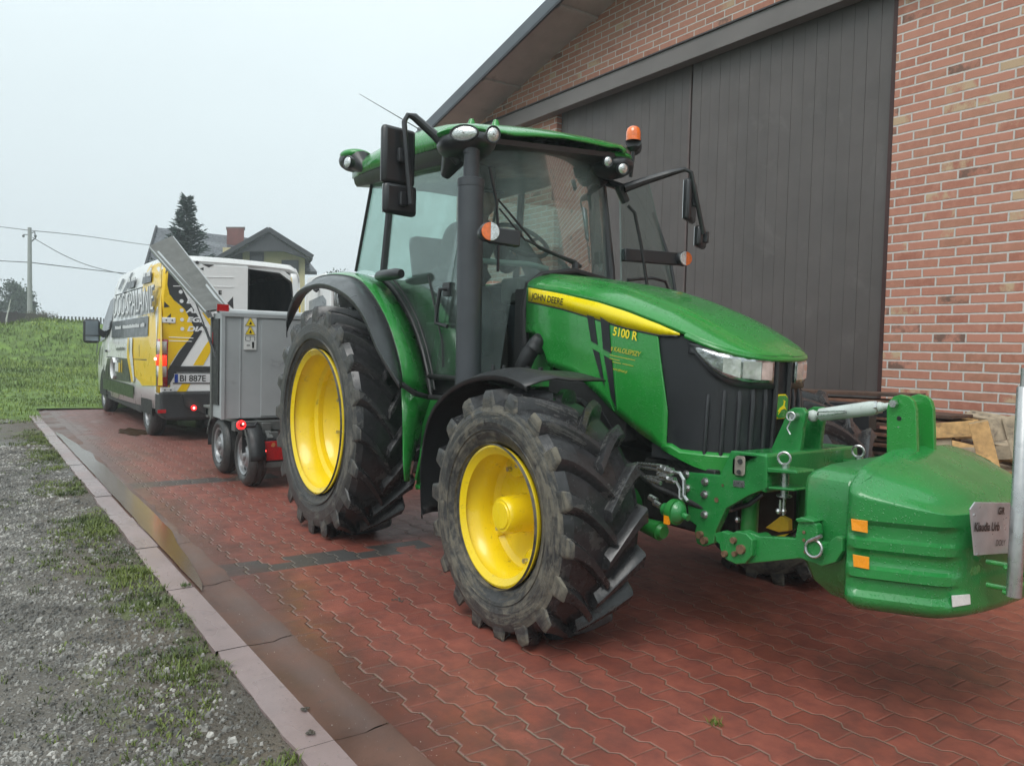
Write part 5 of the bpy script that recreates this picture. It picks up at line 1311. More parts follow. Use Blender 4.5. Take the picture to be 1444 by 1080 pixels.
def vsec(x, zb, zt, k, s):
    w_ = VW*k; h = zt
    return [V((x, VY+s*w_*.985, zb)), V((x, VY+s*w_, min(h-.30, .75))), V((x, VY+s*w_*.998, max(.8, h-1.1)) if h > 2 else V((x, VY+s*w_*.995, h-.28))), V((x, VY+s*w_*.975, h-.62 if h > 2 else h-.22)), V((x, VY+s*w_*.935, h-.16)), V((x, VY+s*w_*.895, h-.06)), V((x, VY+s*w_*.80, h-.012)), V((x, VY+s*w_*.4, h)), V((x, VY, h+.004))]
body = MB()
rows = [vsec(*s_, -1)+vsec(*s_, 1)[-2::-1] for s_ in st]
def _fix(r): return [V(p) if not isinstance(p, V) else p for p in r]
rows = [[V((p.x, p.y, upz(p.z))) if p.x > -16.2 else p for p in r] for r in rows]
body.grid(rows); last = rows[-1]; body.add(last, [list(range(len(last)))])
body.out('body', WHITE, van, ang=40, solid=.02)
DY = 3.075   # split between the two rear doors
# rear frame ring: pillars (rounded), top header, sill
def vy(z, s=-1): # side y at height z
    t = [(0.4,.985),(.75,1.),(1.2,.998),(1.65,.975),(2.08,.935),(2.18,.895),(2.24,.80)]
    return VY+s*VW*lerp([(upz(a), b) for a, b in t], z)
mb = MB()
for s in (-1, 1):
    zz = [.62,.8,1.1,1.4,1.7,2.0,2.15,2.25]
    rr_ = [[V((VX-.13, vy(z, s)+s*.013, z)), V((VX, vy(z, s)+s*.013, z)), V((VX+.03, vy(z, s)-s*.006, z)), V((VX+.052, vy(z, s)-s*.045, z)), V((VX+.058, vy(z, s)-s*.105, z)), V((VX+.02, vy(z, s)-s*.115, z))] for z in zz]
    mm = MB(); mm.grid(rr_); mm.out('rear_pillar', VYEL if s < 0 else WHITE, van, ang=50, solid=.006)
mb = MB(); mb.grid([[V((VX, y, z)), V((VX+.035, y, z-.01)), V((VX+.055, y, z-.055)), V((VX+.03, y, z-.10))] for y, z in [(a, upz(b)) for a, b in [(vy(2.20,-1),2.10),(vy(2.31,-1)+.01,2.19),(vy(2.33,-1)+.1,2.225),(VY-.4,2.235),(VY,2.24),(VY+.4,2.235),(vy(2.33,1)-.1,2.225),(vy(2.31,1)-.01,2.19),(vy(2.2,1),2.10)]]]); mb.out('rear_header', WHITE, van, ang=50, solid=.006)
# left rear door
XD = VX+.062
dl = [(vy(.64)+.115,.64),(vy(1.2)+.115,1.2),(vy(1.7)+.115,1.7),(vy(2.13)+.12,2.13),(vy(2.23)+.17,2.272),(DY,2.295),(DY,.64)]
ld = MB().poly([V((XD, y, z)) for y, z in dl], (-.04,0,0)).out('rear_door', WHITE, van, ang=0, bevel=.006)
def vcrop(pts): return crop(4.91, 130, 340, pts)
def rdec(name, pts, mat, off=.002, par=None):
    P = [onX(px, py, XD+off) for px, py in vcrop(pts)]
    P = [V((p.x, min(p.y, DY-.004), min(p.z, 2.285))) for p in P]
    return MB().poly(P, (.0008,0,0)).out(name, mat, par or ld, ang=0)
rdec('yellow_print', [(516,215),(522,320),(545,375),(560,400),(600,440),(640,430),(700,590),(700,650),(600,760),(484,945),(487,560),(495,380)], VYEL)
rdec('dark_print', [(528,195),(560,240),(610,300),(660,400),(775,590),(765,620),(500,1045),(487,1045),(487,950),(600,770),(700,640),(702,590),(640,470),(600,435),(560,405),(535,370),(520,300)], VBLK, .0034)
rdec('yellow_print', [(540,372),(562,405),(585,430),(560,420),(545,400)], VYEL, .005)
rdec('dark_print', [(499,418),(538,455),(497,461)], VBLK, .0036); rdec('dark_print', [(546,500),(500,543),(540,580)], VBLK, .0036)
rdec('dark_print', [(757,130),(845,128),(808,183)], VBLK); rdec('dark_print', [(745,190),(772,182),(770,205)], VBLK)
mb = MB(); a = onX(*vcrop([(727,149)])[0], XD+.002); mb.cyl(a, a+V((.006,0,0)), .022, 14); mb.out('door_camera', VBLK, ld)
rdec('yellow_print', [(720,400),(745,420),(800,510),(835,570),(835,600),(820,590),(700,395)], VYEL, .0036)
rdec('yellow_print', [(790,710),(838,655),(838,735),(768,860),(698,860)], VYEL, .0036); rdec('yellow_print', [(625,985),(682,985),(645,1052),(578,1052)], VYEL, .0036)
rdec('dark_print', [(935,430),(975,385),(978,470)], VBLK)
rdec('handle_trim', [(567,862),(600,866),(980,868),(980,908),(567,908)], VBMP, .008)
# panel pressings
mb = MB()
for q in (((560,312),(978,318)), ((600,245),(978,252)), ((530,665),(700,672)), ((530,690),(690,695))):
    (x0, y0), (x1, y1) = vcrop(q); mb.tube([onX(x0, y0, XD+.001), onX(x1, y1, XD+.001)], .006, 6)
mb.out('panel_crease', WHITE, ld)
WPR = M('white_print', (.75,.76,.77), .4, var=0)
for tx, (px, py) in (('CH', (645,366)), ('DPF', (651,430)), ('ADBLUE', (652,494)), ('EGR', (654,558)), ('DIAGNO', (656,622))):
    (a, b_), = vcrop([(px, py)]); text('service_lettering', tx, onX(a, b_, XD+.006), (0,1,0), (0,0,1), .060, WPR, ld, sx=1.42, bold=.045, shear=.25)
    (a, b_), = vcrop([(px-32, py-14)]); c = onX(a, b_, XD+.006); mb = MB(); mb.cyl(c, c+V((.001,0,0)), .024, 14); mb.out('bullet_dot', WPR, ld)
(a, b_), = vcrop([(873,368)]); text('service_lettering', 'E', onX(a, b_, XD+.004), (0,1,0), (0,0,1), .050, VBMP, ld, sx=1.2, bold=.04)
# number plate
mb = MB(); q = [onX(*p, XD+.004) for p in vcrop([(567,918),(838,918),(838,980),(567,980)])]; z0, z1 = q[2].z, q[0].z; y0 = q[0].y
mb.box((XD+.003, y0, z0), (XD+.014, y0+.50, z1)); pl = mb.out('number_plate', M('plate_white', (.62,.63,.64), .3, var=.03), ld, ang=0, bevel=.002)
MB().box((XD+.0142, y0+.004, z0+.004), (XD+.0152, y0+.045, z1-.004)).out('plate_blue_band', M('plate_blue', (.01,.05,.35), .3), pl, ang=0)
text('plate_characters', 'BI 887E', V((XD+.0155, y0+.062, z0+.020)), (0,1,0), (0,0,1), (z1-z0)*.68, BLK, pl, sx=.93, bold=.012)
mb = MB(); mb.box((XD, y0-.012, z0-.012), (XD+.008, y0+.51, z0)); mb.box((XD, y0-.012, z1), (XD+.008, y0+.51, z1+.01)); mb.out('plate_frame', BLACKS, pl, ang=0)
# hinges
for z in (onX(220,451,XD).z, onX(222,550,XD).z):
    mb = MB(); yh = vy(z)+.02; mb.box((XD-.012, yh-.02, z-.035), (XD+.016, yh+.14, z+.035)); h = mb.out('hinge', WHITE, van, ang=0, bevel=.008)
    mb = MB(); mb.cyl((XD+.017, yh+.03, z), (XD+.019, yh+.03, z), .010, 8); mb.cyl((XD+.017, yh+.10, z), (XD+.019, yh+.10, z), .010, 8); mb.split('hinge_bolt', VBMP, h)
# dark cargo interior seen through the open doorway
mb = MB(); mb.box((-13.8, VY-.80, .60), (-10.75, VY+.80, .66)); mb.box((-13.85, VY-.82, .60), (-13.8, VY+.82, 2.28)); mb.box((-13.8, VY+.84, .66), (-10.8, VY+.86, 2.22)); mb.box((-13.8, VY-.86, .66), (-10.8, VY-.84, 2.22)); mb.box((-13.8, VY-.8, 2.28), (-10.8, VY+.8, 2.30)); mb.out('cargo_lining', VIN, van, ang=0)
mb = MB()
for i in range(6):
    for j in range(6): mb.box((-12.8, 3.12+j*.055, 1.55+i*.055), (-12.78, 3.145+j*.055, 1.575+i*.055))
mb.box((-12.4, 3.35, 1.45), (-12.2, 3.55, 1.68)); mb.tube([(-12.0,3.3,1.5),(-11.6,3.6,1.45),(-11.3,3.7,1.5)], .02, 6); mb.out('cargo_rack', M('rack_grey', (.22,.23,.22), .5), van, ang=0)
# seal frame around the open half, bright inner jamb
mb = MB(); ring_ = [V((VX+.03, DY+.01, .66)), V((VX+.03, DY+.01, 2.14)), V((VX+.03, 3.50, 2.11)), V((VX+.03, 3.66, 2.02)), V((VX+.03, 3.72, 1.80)), V((VX+.03, 3.76, 1.2)), V((VX+.03, 3.76, .66))]
ring_ = [V((p.x, p.y, upz(p.z))) for p in ring_]; mb.tube(ring_, .022, 8); mb.out('door_seal', RUBBER, van)
mb = MB(); mb.grid([ring_, [p+V((.01, .0 if p.y < 3.2 else .06, .05 if p.z > 2.1 else 0)) for p in ring_]]); mb.out('door_jamb', WHITE, van, ang=0, solid=.012)
MB().poly([V((VX+.052, 3.775, .7)), V((VX+.052, 3.83, .7)), V((VX+.050, 3.80, 1.9)), V((VX+.046, 3.72, 2.2)), V((VX+.046, 3.66, 2.2)), V((VX+.05, 3.74, 1.9))], (.003,0,0)).out('yellow_print', VYEL, van, ang=0)
# open right door leaf (inside face visible)
od = MB(); hx_ = VX+.05; yo = 3.87
lo_ = [(0,.66),(.0,2.05),(.06,2.21),(.55,2.24),(.70,2.17),(.74,2.0),(.74,.66)]
od.poly([V((hx_+a, yo+a*.10, z)) for a, z in lo_], (0,.045,0)); o_ = od.out('rear_door', WHITE, van, ang=0, bevel=.01)
MB().poly([V((hx_+a, yo-.004+a*.10, z)) for a, z in ((.12,1.3),(.12,1.88),(.52,1.95),(.62,1.88),(.64,1.3))], (0,.003,0)).out('door_window', M('inner_panel_grey', (.30,.33,.35), .3), o_, ang=0)
mb = MB(); mb.tube([V((hx_+.42, yo+.03, 2.03)), V((hx_+.42, yo-.03, 2.02)), V((hx_+.50, yo-.03, 2.0))], .02, 8); mb.out('door_latch', VBMP, o_)
# bumper, tow gear, lights
mb = MB(); mb.poly([V((VX-.25, y, z)) for y, z in ((vy(.6)-.01,.64),(vy(.6)-.01,.36),(vy(.6)+.06,.28),(3.75,.28),(3.85,.36),(3.85,.64))], (.36,0,0)); mb.out('bumper', VBMP, van, ang=0, bevel=.03)
mb = MB(); mb.box((VX-.2, 2.6, .18), (VX+.05, 3.5, .27)); mb.box((VX-.3, 2.2, .26), (VX-.02, 3.7, .30)); mb.tube([(VX,2.35,.62),(VX+.125,2.25,.60),(VX+.13,2.28,.45),(VX+.13,2.5,.36),(VX+.14,2.9,.35)], .008, 8); mb.out('tow_bar', DARK, van, ang=0)
REDL = M('red_lens', (.45,.012,.015), .15, var=.15, vs=50, coat=1.); REDE = emis('red_lamp_lit', (1.,.02,.02), 1.6); WHL = M('white_lens', (.62,.60,.60), .15, var=.15, vs=50, coat=1.); BRE = emis('brake_lamp_lit', (1.,.035,.01), 1.1); HOT = emis('lamp_hotspot', (1.,.45,.4), 5.)
zt_, zb_ = onX(222,478,VX+.05).z, onX(222,545,VX+.05).z
def tail(z0, z1, m, nm, par, off=0., y1=.135):
    mm = MB(); mm.grid([[V((VX-.10+(.03 if off else 0), vy(z)-.018-off, z)), V((VX+.02, vy(z)-.016-off, z)), V((VX+.062+off, vy(z)+.02, z)), V((VX+.072+off, vy(z)+y1*.62, z))] for z in (z0, (z0+z1)/2, z1)])
    return mm.out(nm, m, par, ang=60, solid=.006)
tl = tail(zb_, zt_, REDL, 'tail_light', van); H_ = zt_-zb_
tail(zt_-H_*.30, zt_-H_*.05, WHL, 'reversing_lens', tl, .006, .115); tail(zt_-H_*.56, zt_-H_*.34, BRE, 'brake_lens', tl, .006, .115); tail(zt_-H_*.80, zt_-H_*.57, WHL, 'indicator_lens', tl, .006, .115)
c = onX(219,506,VX+.08); MB().ball(c, (.008,.016,.018), 10).out('lit_bulb', HOT, tl)
c = onX(273,575,VX+.12); mb = MB(); mb.tube([c, c+V((.02,0,0))], .034, 20); o_ = mb.out('fog_lamp', REDE, van); mb = MB(); mb.ball(c+V((.022,0,0)), (.006,.014,.014), 10); mb.out('lit_bulb', HOT, o_)
q = onX(228,580,VX+.112); MB().box((q.x, q.y-.05, q.z-.022), (q.x+.008, q.y+.05, q.z+.022)).out('reflector', REDL, van, ang=0)
# side decals, left flank
def sdec(name, pts, mat, off=.004, raw=False):
    P = []; off += .012
    for px, py in (pts if raw else vcrop(pts)):
        p = onY(px, py, vy(1.3)); p = onY(px, py, vy(min(2.29, max(.4, p.z)))-off); p.z = min(p.z, 2.30); P.append(p)
    # triangulate against the curved side via one mesh polygon strip
    return MB().poly(P, (0,-.0008,0)).out(name, mat, van, ang=0)
SX = VX-.0
sdec('yellow_print', [(445,300),(478,330),(487,1000),(345,1000),(330,975),(300,940),(262,910),(262,670),(382,662),(385,510),(300,530),(400,500),(405,350),(350,348),(352,300)], VYEL, .006)
sdec('yellow_print', [(398,178),(455,135),(478,150),(478,320),(352,300),(362,230),(412,212),(415,190)], VYEL, .012)
sdec('dark_print', [(137,560),(390,520),(384,655),(134,670)], VBLK, .014)
sdec('dark_print', [(243,275),(303,250),(285,320),(236,333)], VBLK, .024); sdec('dark_print', [(355,225),(413,213),(405,282),(343,300)], VBLK, .030)
sdec('dark_print', [(270,205),(285,200),(200,400),(190,395)], VBLK, .024); sdec('dark_print', [(210,260),(222,262),(185,345),(180,330)], VBLK, .02)
sdec('yellow_print', [(405,165),(420,160),(385,215),(375,218)], VYEL, .036)
sdec('dark_print', [(105,812),(245,812),(262,975),(82,950)], VBLK, .012); sdec('dark_print', [(75,950),(285,1000),(285,1090),(75,1020)], M('van_green_print', (.03,.055,.02), .4), .014)
sdec('yellow_print', [(245,670),(256,668),(250,740),(285,975),(272,975),(240,800)], VYEL, .018); sdec('white_print', [(262,668),(278,668),(275,760),(292,960),(285,975),(258,800)], WHITE, .018)
for x0 in (78, 92, 108): sdec('dark_print', [(x0,870),(x0+7,850),(x0+1,950),(x0-6,945)], VBLK, .016)
sdec('dark_print', [(30,720),(42,700),(38,760),(28,800)], VBLK, .01); sdec('dark_print', [(50,740),(62,720),(52,860),(44,850)], VBLK, .01)
(a, b_), = vcrop([(150,530)]); p = onY(a, b_, vy(1.6)-.05); (a, b_), = vcrop([(395,490)]); q = onY(a, b_, vy(1.6)-.05)
text('side_lettering', 'DOC-SPALANIE', p, V((1,0,(q.z-p.z)/(q.x-p.x)*1.0)), (0,0,1), .33, VBLK, van, sx=(q.x-p.x)/2.95, bold=.03, shear=.15)
text('side_lettering', 'DOC-SPALANIE', p+V((.015,-.012,.02)), V((1,0,(q.z-p.z)/(q.x-p.x)*1.0)), (0,0,1), .33, WPR, van, sx=(q.x-p.x)/2.95, bold=-.01, shear=.15)
def bars(a, b_, n, h, mat, y, nm='small_print'):
    mb = MB(); rnd = random.Random(n)
    for i in range(n):
        if rnd.random() < .13: continue
        t0 = i/n; t1 = (i+.72)/n; p = a.lerp(b_, t0); q = a.lerp(b_, t1); hh = h*rnd.uniform(.7, 1)
        mb.poly([V((p.x, y, p.z)), V((q.x, y, q.z)), V((q.x, y, q.z+hh)), V((p.x, y, p.z+hh))], (0,-.0008,0))
    return mb.split(nm, mat, van, ang=0)[0]
pa, pb = vcrop([(158,612),(362,592)]); bars(onY(*pa, 1.97), onY(*pb, 1.97), 34, .055, WPR, vy(1.4)-.034)
pa, pb = vcrop([(168,757),(228,752)]); bars(onY(*pa, 1.98), onY(*pb, 1.98), 10, .05, VBLK, vy(1.1)-.024)
pa, pb = vcrop([(162,900),(185,905)]); bars(onY(*pa, 1.97), onY(*pb, 1.97), 3, .20, WPR, vy(.9)-.033, 'logo_letters'); pa, pb = vcrop([(186,905),(212,912)]); bars(onY(*pa, 1.97), onY(*pb, 1.97), 4, .20, VYEL, vy(.9)-.033, 'logo_letters')
(a, b_), = vcrop([(150,880)]); c = onY(a, b_, vy(.9)-.034); c2 = []; mb = MB(); mb.tube([c+V((.19*math.cos(t), 0, .17*math.sin(t))) for t in [.6+4.9*k/18 for k in range(19)]], .03, 6, cap=False, flat=.3); mb.out('logo_ring', WPR, van)
for q in (((245,287),(298,268)), ((352,250),(402,240))): pa, pb = vcrop(q); bars(onY(*pa, 1.97), onY(*pb, 1.97), 6, .07, WPR, vy(1.95)-.065)
mb = MB()
for q in ([(150,375),(200,362),(430,290)], [(110,800),(240,815),(390,822)], [(338,720),(340,800)], [(78,948),(240,985),(285,1000)], [(242,630),(330,620)]):
    mb.tube([(lambda p: V((p.x, vy(p.z)-.012, p.z)))(onY(*c, vy(1.4))) for c in vcrop(q)], .008, 6)
mb.out('side_crease', VBMP, van)
# cab side window, door handle, mirror
P = [onY(*p, vy(1.6)-.004) for p in ((143,483),(148,450),(155,424),(162,417),(160,440),(157,462),(150,478))]
MB().poly([V((p.x, vy(p.z)-.012, p.z)) for p in P], (0,-.004,0)).out('cab_window', DKGL, van, ang=0)
mb = MB(); a, = vcrop([(100,760)]); p = onY(*a, vy(1.1)-.01); mb.box((p.x-.08, p.y-.02, p.z-.02), (p.x+.08, p.y, p.z+.02)); mb.out('door_handle', VBMP, van, ang=0, bevel=.008)
mc = onX(129,466,-15.4); mb = MB(); mb.box((-15.46, mc.y-.13, mc.z-.22), (-15.34, mc.y+.13, mc.z+.20)); mm = mb.out('wing_mirror', VBMP, van, ang=60, bevel=.05); mb = MB(); mb.box((-15.339, mc.y-.10, mc.z-.08), (-15.335, mc.y+.10, mc.z+.17)); mb.box((-15.339, mc.y-.10, mc.z-.18), (-15.335, mc.y+.10, mc.z-.10)); mb.out('mirror_face', M('mirror_grey', (.25,.29,.32), .1, metal=.6, var=.05), mm, ang=0); mb = MB(); mb.beam((-15.4, mc.y+.10, mc.z), (-15.4, vy(1.3), mc.z-.08), .10, .10); mb.out('mirror_arm', VBMP, mm, ang=0)
# windscreen and front
MB().poly([V((-14.58,VY-.72,2.33)), V((-15.82,VY-.80,1.53)), V((-15.82,VY+.80,1.53)), V((-14.58,VY+.72,2.33))], (-.01,0,.018)).out('windscreen', DKGL, van, ang=0)
mb = MB(); mb.box((-17.06, VY-.68, .36), (-16.85, VY+.68, .62)); mb.out('front_bumper', VBMP, van, ang=0, bevel=.04)
RIMS = M('silver_rim', (.32,.33,.34), .35, metal=.6, var=.15, vs=30, dirt=(.1,.09,.08), ds=20, da=.42)
def road_wheel(parent, c, R, w_, rim, side=1, holes=12, first=None):
    ty = MB(); h = w_/2; prof = [(-h+.03, rim),(-h+.008, rim+.02),(-h, (rim+R)*.5),(-h+.012, R-.03),(-h+.035, R-.004),(-h*.3, R),(-h*.28, R-.008),(-h*.2, R-.008),(-h*.18, R),(h*.18, R),(h*.2, R-.008),(h*.28, R-.008),(h*.3, R),(h-.035, R-.004),(h-.012, R-.03),(h, (rim+R)*.5),(h-.03, rim)]
    wm = MB(); wm.rev([(-h+.03, rim),(-h+.012, rim-.004),(-h+.02, rim-.02),(-h+.05, rim-.03),(-h+.04, rim*.62),(-h+.02, rim*.5),(-h+.02, rim*.30),(-h+.0, rim*.27),(-h-.002, .0001)], (0,0,0), (0,1,0), 40)
    wo = wm.out('wheel', RIMS, parent, ang=40, loc=c, fix=False); wo.scale = (1, side, 1)
    ty.rev(prof, (0,0,0), (0,1,0), 48); ty.out('tyre', TY_SM, wo, ang=50, fix=False)
    hb = MB()
    for k in range(holes):
        a = 2*math.pi*k/holes; rr_ = rim*.74; p = V((math.cos(a)*rr_, -h+.040, math.sin(a)*rr_)); hb.cyl(p, p+V((0,.008,0)), rim*.085, 10)
    hb.split('rim_hole', DARK, wo); return wo
for x in (-11.47, -15.55):
    for s in (1, -1):
        yc_ = vy(.6, -s)+s*.105; road_wheel(van, (x, yc_, .33), .335, .21, .205, s)
        mb = MB(); yy = vy(.6, -s)-s*.002
        pts_ = [V((x+.40*math.cos(t), yy, .36+.40*math.sin(t))) for t in [math.pi*k/20 for k in range(21)]]
        mb.poly(pts_+[V((x-.40, yy, .30)), V((x+.40, yy, .30))], (0, -s*.004, 0)); mb.out('wheel_arch', DARK, van, ang=0)
        mb = MB(); mb.grid([[p+V((0,-s*.004,0)), p+V((0,s*.22,0))] for p in pts_]); mb.out('arch_liner', DARK, van)
mb = MB(); mb.box((-15.1, vy(.4)-.002, .26), (-11.9, VY+.9, .40)); mb.out('sill', VBMP, van, ang=0, bevel=.02)

# ================================================================== TRAILER
tr = thing('trailer', (-7.4, 2.9, 0), 'tandem axle trailer carrying a grey steel box, with lit red lights, hitched to the van', 'trailer')
GALV = M('grey_sheet_steel', (.37,.39,.40), .5, metal=.15, var=.08, vs=2.5, dirt=(.15,.155,.155), ds=4, da=.40)
GALVD = M('grey_steel_dark', (.14,.145,.14), .5, metal=.3, var=.1, vs=4, dirt=(.09,.085,.08), ds=6, da=.40)
XT = -7.0
q = [onX(*p, XT) for p in ((311,441),(313,591),(405,440))]
yl, zt_, zb_ = q[0].y+.01, q[0].z, q[1].z; yr_ = yl+1.45
box = MB(); box.box((XT-.28, yl, zb_), (XT, yr_, zt_)); bx = box.out('steel_box', GALV, tr, ang=0, bevel=.006)
mb = MB()
for px in (339, 369): y = onX(px, 500, XT).y; mb.box((XT+.001, y-.006, zb_+.01), (XT+.007, y+.004, zt_-.01))
mb.box((XT+.001, yl-.004, zt_-.03), (XT+.018, yr_, zt_+.004)); mb.box((XT+.001, yl-.004, zb_-.004), (XT+.016, yl+.028, zt_)); mb.out('box_rib', GALV, bx, ang=0, bevel=.002)
y1_ = onX(369,500,XT).y; MB().poly([V((XT+.003, y1_, zb_+.02)), V((XT+.003, y1_+.7, zb_+.02)), V((XT+.003, y1_+.7, zt_-.04)), V((XT+.003, y1_, zt_-.04))], (.006,0,0)).out('box_panel', GALV, bx, ang=0)
mb = MB(); mb.box((XT-.265, yl-.012, zb_+.12), (XT-.05, yl-.001, zt_-.05)); mb.out('side_hatch', DARK, bx, ang=0); mb = MB(); mb.box((XT-.30, yl-.02, zb_-.02), (XT-.262, yl+.02, zt_-.03)); mb.out('corner_post', GALVD, bx, ang=0, bevel=.004)
STW = M('sticker_white', (.60,.61,.60), .4, var=.03); STY = M('sticker_yellow', (.75,.55,.03), .4, var=.03)
s4 = [onX(*p, XT+.012) for p in ((344,446),(362,446),(362,493),(344,493))]
y0, y1, z1, z0 = s4[0].y, s4[1].y, s4[0].z, s4[3].z
MB().box((XT+.010, y0, z0), (XT+.0125, y1, z1)).out('warning_label', STW, bx, ang=0)
wl = MB(); wb = MB(); ym = (y0+y1)/2; hh = (z1-z0)
for c in (z1-hh*.16, z1-hh*.42):
    wl.poly([V((XT+.013, ym-.042, c-.035)), V((XT+.013, ym+.042, c-.035)), V((XT+.013, ym, c+.038))], (.0006,0,0))
    wb.poly([V((XT+.0137, ym-.012, c-.024)), V((XT+.0137, ym+.014, c-.024)), V((XT+.0137, ym+.004, c+.006))], (.0005,0,0))
    for a, b2 in (((-.046,-.037),(.046,-.037)), ((.046,-.037),(0,.043)), ((0,.043),(-.046,-.037))): wb.beam((XT+.0138, ym+a[0], c+a[1]), (XT+.0138, ym+b2[0], c+b2[1]), .001, .0035, (1,0,0))
wb.poly([V((XT+.0137, ym-.04, z0+hh*.27)), V((XT+.0137, ym-.002, z0+hh*.25)), V((XT+.0137, ym-.002, z0+hh*.26)), V((XT+.0137, ym-.04, z0+hh*.285))], (.0005,0,0)); wb.poly([V((XT+.0137, ym-.04, z0+hh*.40)), V((XT+.0137, ym+.04, z0+hh*.40)), V((XT+.0137, ym+.04, z0+hh*.41)), V((XT+.0137, ym-.04, z0+hh*.41))], (.0005,0,0))
for y in (ym-.042, ym-.002, ym+.038): wb.poly([V((XT+.0137, y, z0+hh*.27)), V((XT+.0137, y+.004, z0+hh*.27)), V((XT+.0137, y+.004, z0+hh*.40)), V((XT+.0137, y, z0+hh*.40))], (.0005,0,0))
wb.poly([V((XT+.0137, ym+.018, z0+.015)), V((XT+.0137, ym+.034, z0+.015)), V((XT+.0137, ym+.036, z0+.07)), V((XT+.0137, ym+.016, z0+.07))], (.0005,0,0)); wb.poly([V((XT+.0137, ym-.03, z0+.035)), V((XT+.0137, ym+.0, z0+.035)), V((XT+.0137, ym+.0, z0+.042)), V((XT+.0137, ym-.03, z0+.042))], (.0005,0,0))
wl.out('label_triangles', STY, bx, ang=0); wb.out('label_pictograms', BLK, bx, ang=0)
# white cover edge over the top
mb = MB(); mb.box((XT-.29, yl+.03, zt_+.006), (XT-.20, yr_, zt_+.045)); mb.out('cover_roll', M('cover_white', (.55,.57,.58), .5, var=.05), tr, ang=0, bevel=.012)
# raised ramp/lid channel
ul, ur, ll, lr = onX(212,349,-9.0), onX(244,335,-9.0), onX(292,441,-7.2), onX(322,436,-7.2)
mb = MB(); nn = (ur-ul).cross(ll-ul).normalized(); 
if nn.z < 0: nn = -nn
mb.poly([ul, ur, lr, ll], nn*.02); rp = mb.out('raised_ramp', M('ramp_underside', (.10,.10,.092), .5, metal=.2, var=.2, vs=5, dirt=(.16,.155,.14), ds=6, da=.4), tr, ang=0)
mb = MB()
for a, b_ in ((ul, ll), (ur, lr), (ul.lerp(ur, .12), ll.lerp(lr, .12)), (ul.lerp(ur, .86), ll.lerp(lr, .86))): mb.beam(a-nn*.02, b_-nn*.02, .022, .07, nn)
mb.beam(ul-nn*.01, ur-nn*.01, .03, .05, nn); mb.out('ramp_flange', GALV, rp, ang=0, bevel=.002)
a = onX(314,434,-7.05); MB().box((a.x, a.y-.05, a.z-.03), (a.x+.01, a.y+.05, a.z+.03)).out('ramp_reflector', REDL, rp, ang=0)
mb = MB(); g0 = onX(305,505,-7.15); g1 = ul.lerp(ll, .80); mb.tube([g0, g0.lerp(g1, .5)], .012, 8); mb.tube([g0.lerp(g1, .5), g1], .006, 8); mb.out('gas_strut', BLACKS, tr)
a = onX(301,478,-7.25); MB().box((a.x, a.y-.01, a.z-.06), (a.x+.01, a.y+.02, a.z+.06)).out('side_marker', REDL, tr, ang=0)
# frame, mudguards, lights
mb = MB(); mb.box((-8.9, 2.15, .48), (XT+.1, 2.23, .57)); mb.box((-8.9, 3.57, .48), (XT+.1, 3.65, .57)); mb.box((XT-.05, 1.92, .50), (XT+.06, 3.9, .585)); mb.box((-8.9, 2.15, .46), (-8.8, 3.65, .57)); mb.beam((-8.85,2.2,.50), (-10.35,2.92,.44), .08, .08); mb.beam((-8.85,3.6,.50), (-10.35,2.92,.44), .08, .08); mb.box((-8.8, 2.1, .575), (XT-.3, 3.7, .60)); mb.out('frame', GALVD, tr, ang=0, bevel=.004)
mb = MB(); mb.tube([(-10.3,2.92,.46),(-10.62,2.92,.45)], .04, 10); mb.tube([(-10.1,2.92,.5),(-10.1,2.92,.12)], .025, 8); mb.out('drawbar_coupling', DARK, tr)
for s in (-1, 1):
    yc_ = 2.92+s*.83
    mb = MB(); pts_ = []
    for t in [R_(185-k*10) for k in range(10)]: pts_.append(V((-7.85+.315*math.cos(t), 0, .27+.315*math.sin(t))))
    for t in [R_(88-k*10) for k in range(10)]: pts_.append(V((-7.03+.315*math.cos(t), 0, .27+.315*math.sin(t))))
    mb.grid([[p+V((0, yc_-.095, 0)), p+V((0, yc_+.035, 0))] for p in pts_]); mb.out('mudguard', BLACKP, tr, ang=50, solid=.006)
    mb = MB(); mb.grid([[p+V((0, yc_-.108, 0)), p+V((0, yc_-.108, -.03 if p.z > .4 else 0))+V((0,0,0))] for p in pts_]); mb.out('mudguard_lip', GALVD, tr, ang=0, solid=.004)
    for x in (-7.03, -7.85): road_wheel(tr, (x, yc_+s*.0, .272), .272, .165, .175, 1 if s < 0 else -1, 10)
mb = MB(); mb.box((XT+.0, 2.0, .30), (XT+.012, 2.10, .50)); mb.out('mud_flap', BLACKP, tr, ang=0)
XL_ = XT+.34
c = onX(340,599,XL_-.02); mb = MB(); mb.tube([c, c+V((.02,0,0))], [.040,.036], 20); mk = mb.out('marker_light', REDE, tr); mb = MB(); mb.tube([c+V((.02,0,0)), c+V((.024,0,0))], .020, 16); mb.out('marker_centre', REDL, mk); mb = MB(); mb.ball(c+V((.024,.01,.01)), (.004,.008,.008), 8); mb.out('lit_bulb', HOT, mk)
mb = MB(); mb.tube([c+V((-.30,0.05,-.02)), c+V((-.02,0.0,-.02)), c+V((-.02,.12,-.02)), c+V((-.02,.14,.02))], .012, 8); mb.out('marker_arm', BLACKS, tr)
q = [onX(*p, XL_-.14) for p in ((364,622),(405,622),(405,651),(364,651))]
mb = MB(); mb.box((q[0].x-.05, q[0].y-.01, q[3].z-.005), (q[0].x-.0, q[0].y+.30, q[0].z+.01)); lb = mb.out('rear_lamp', BLACKS, tr, ang=0, bevel=.004)
mb = MB(); mb.box((q[0].x+.001, q[0].y+.008, q[3].z+.006), (q[0].x+.022, q[0].y+.28, q[0].z-.004)); mb.out('red_lens', REDL, lb, ang=0, bevel=.006)
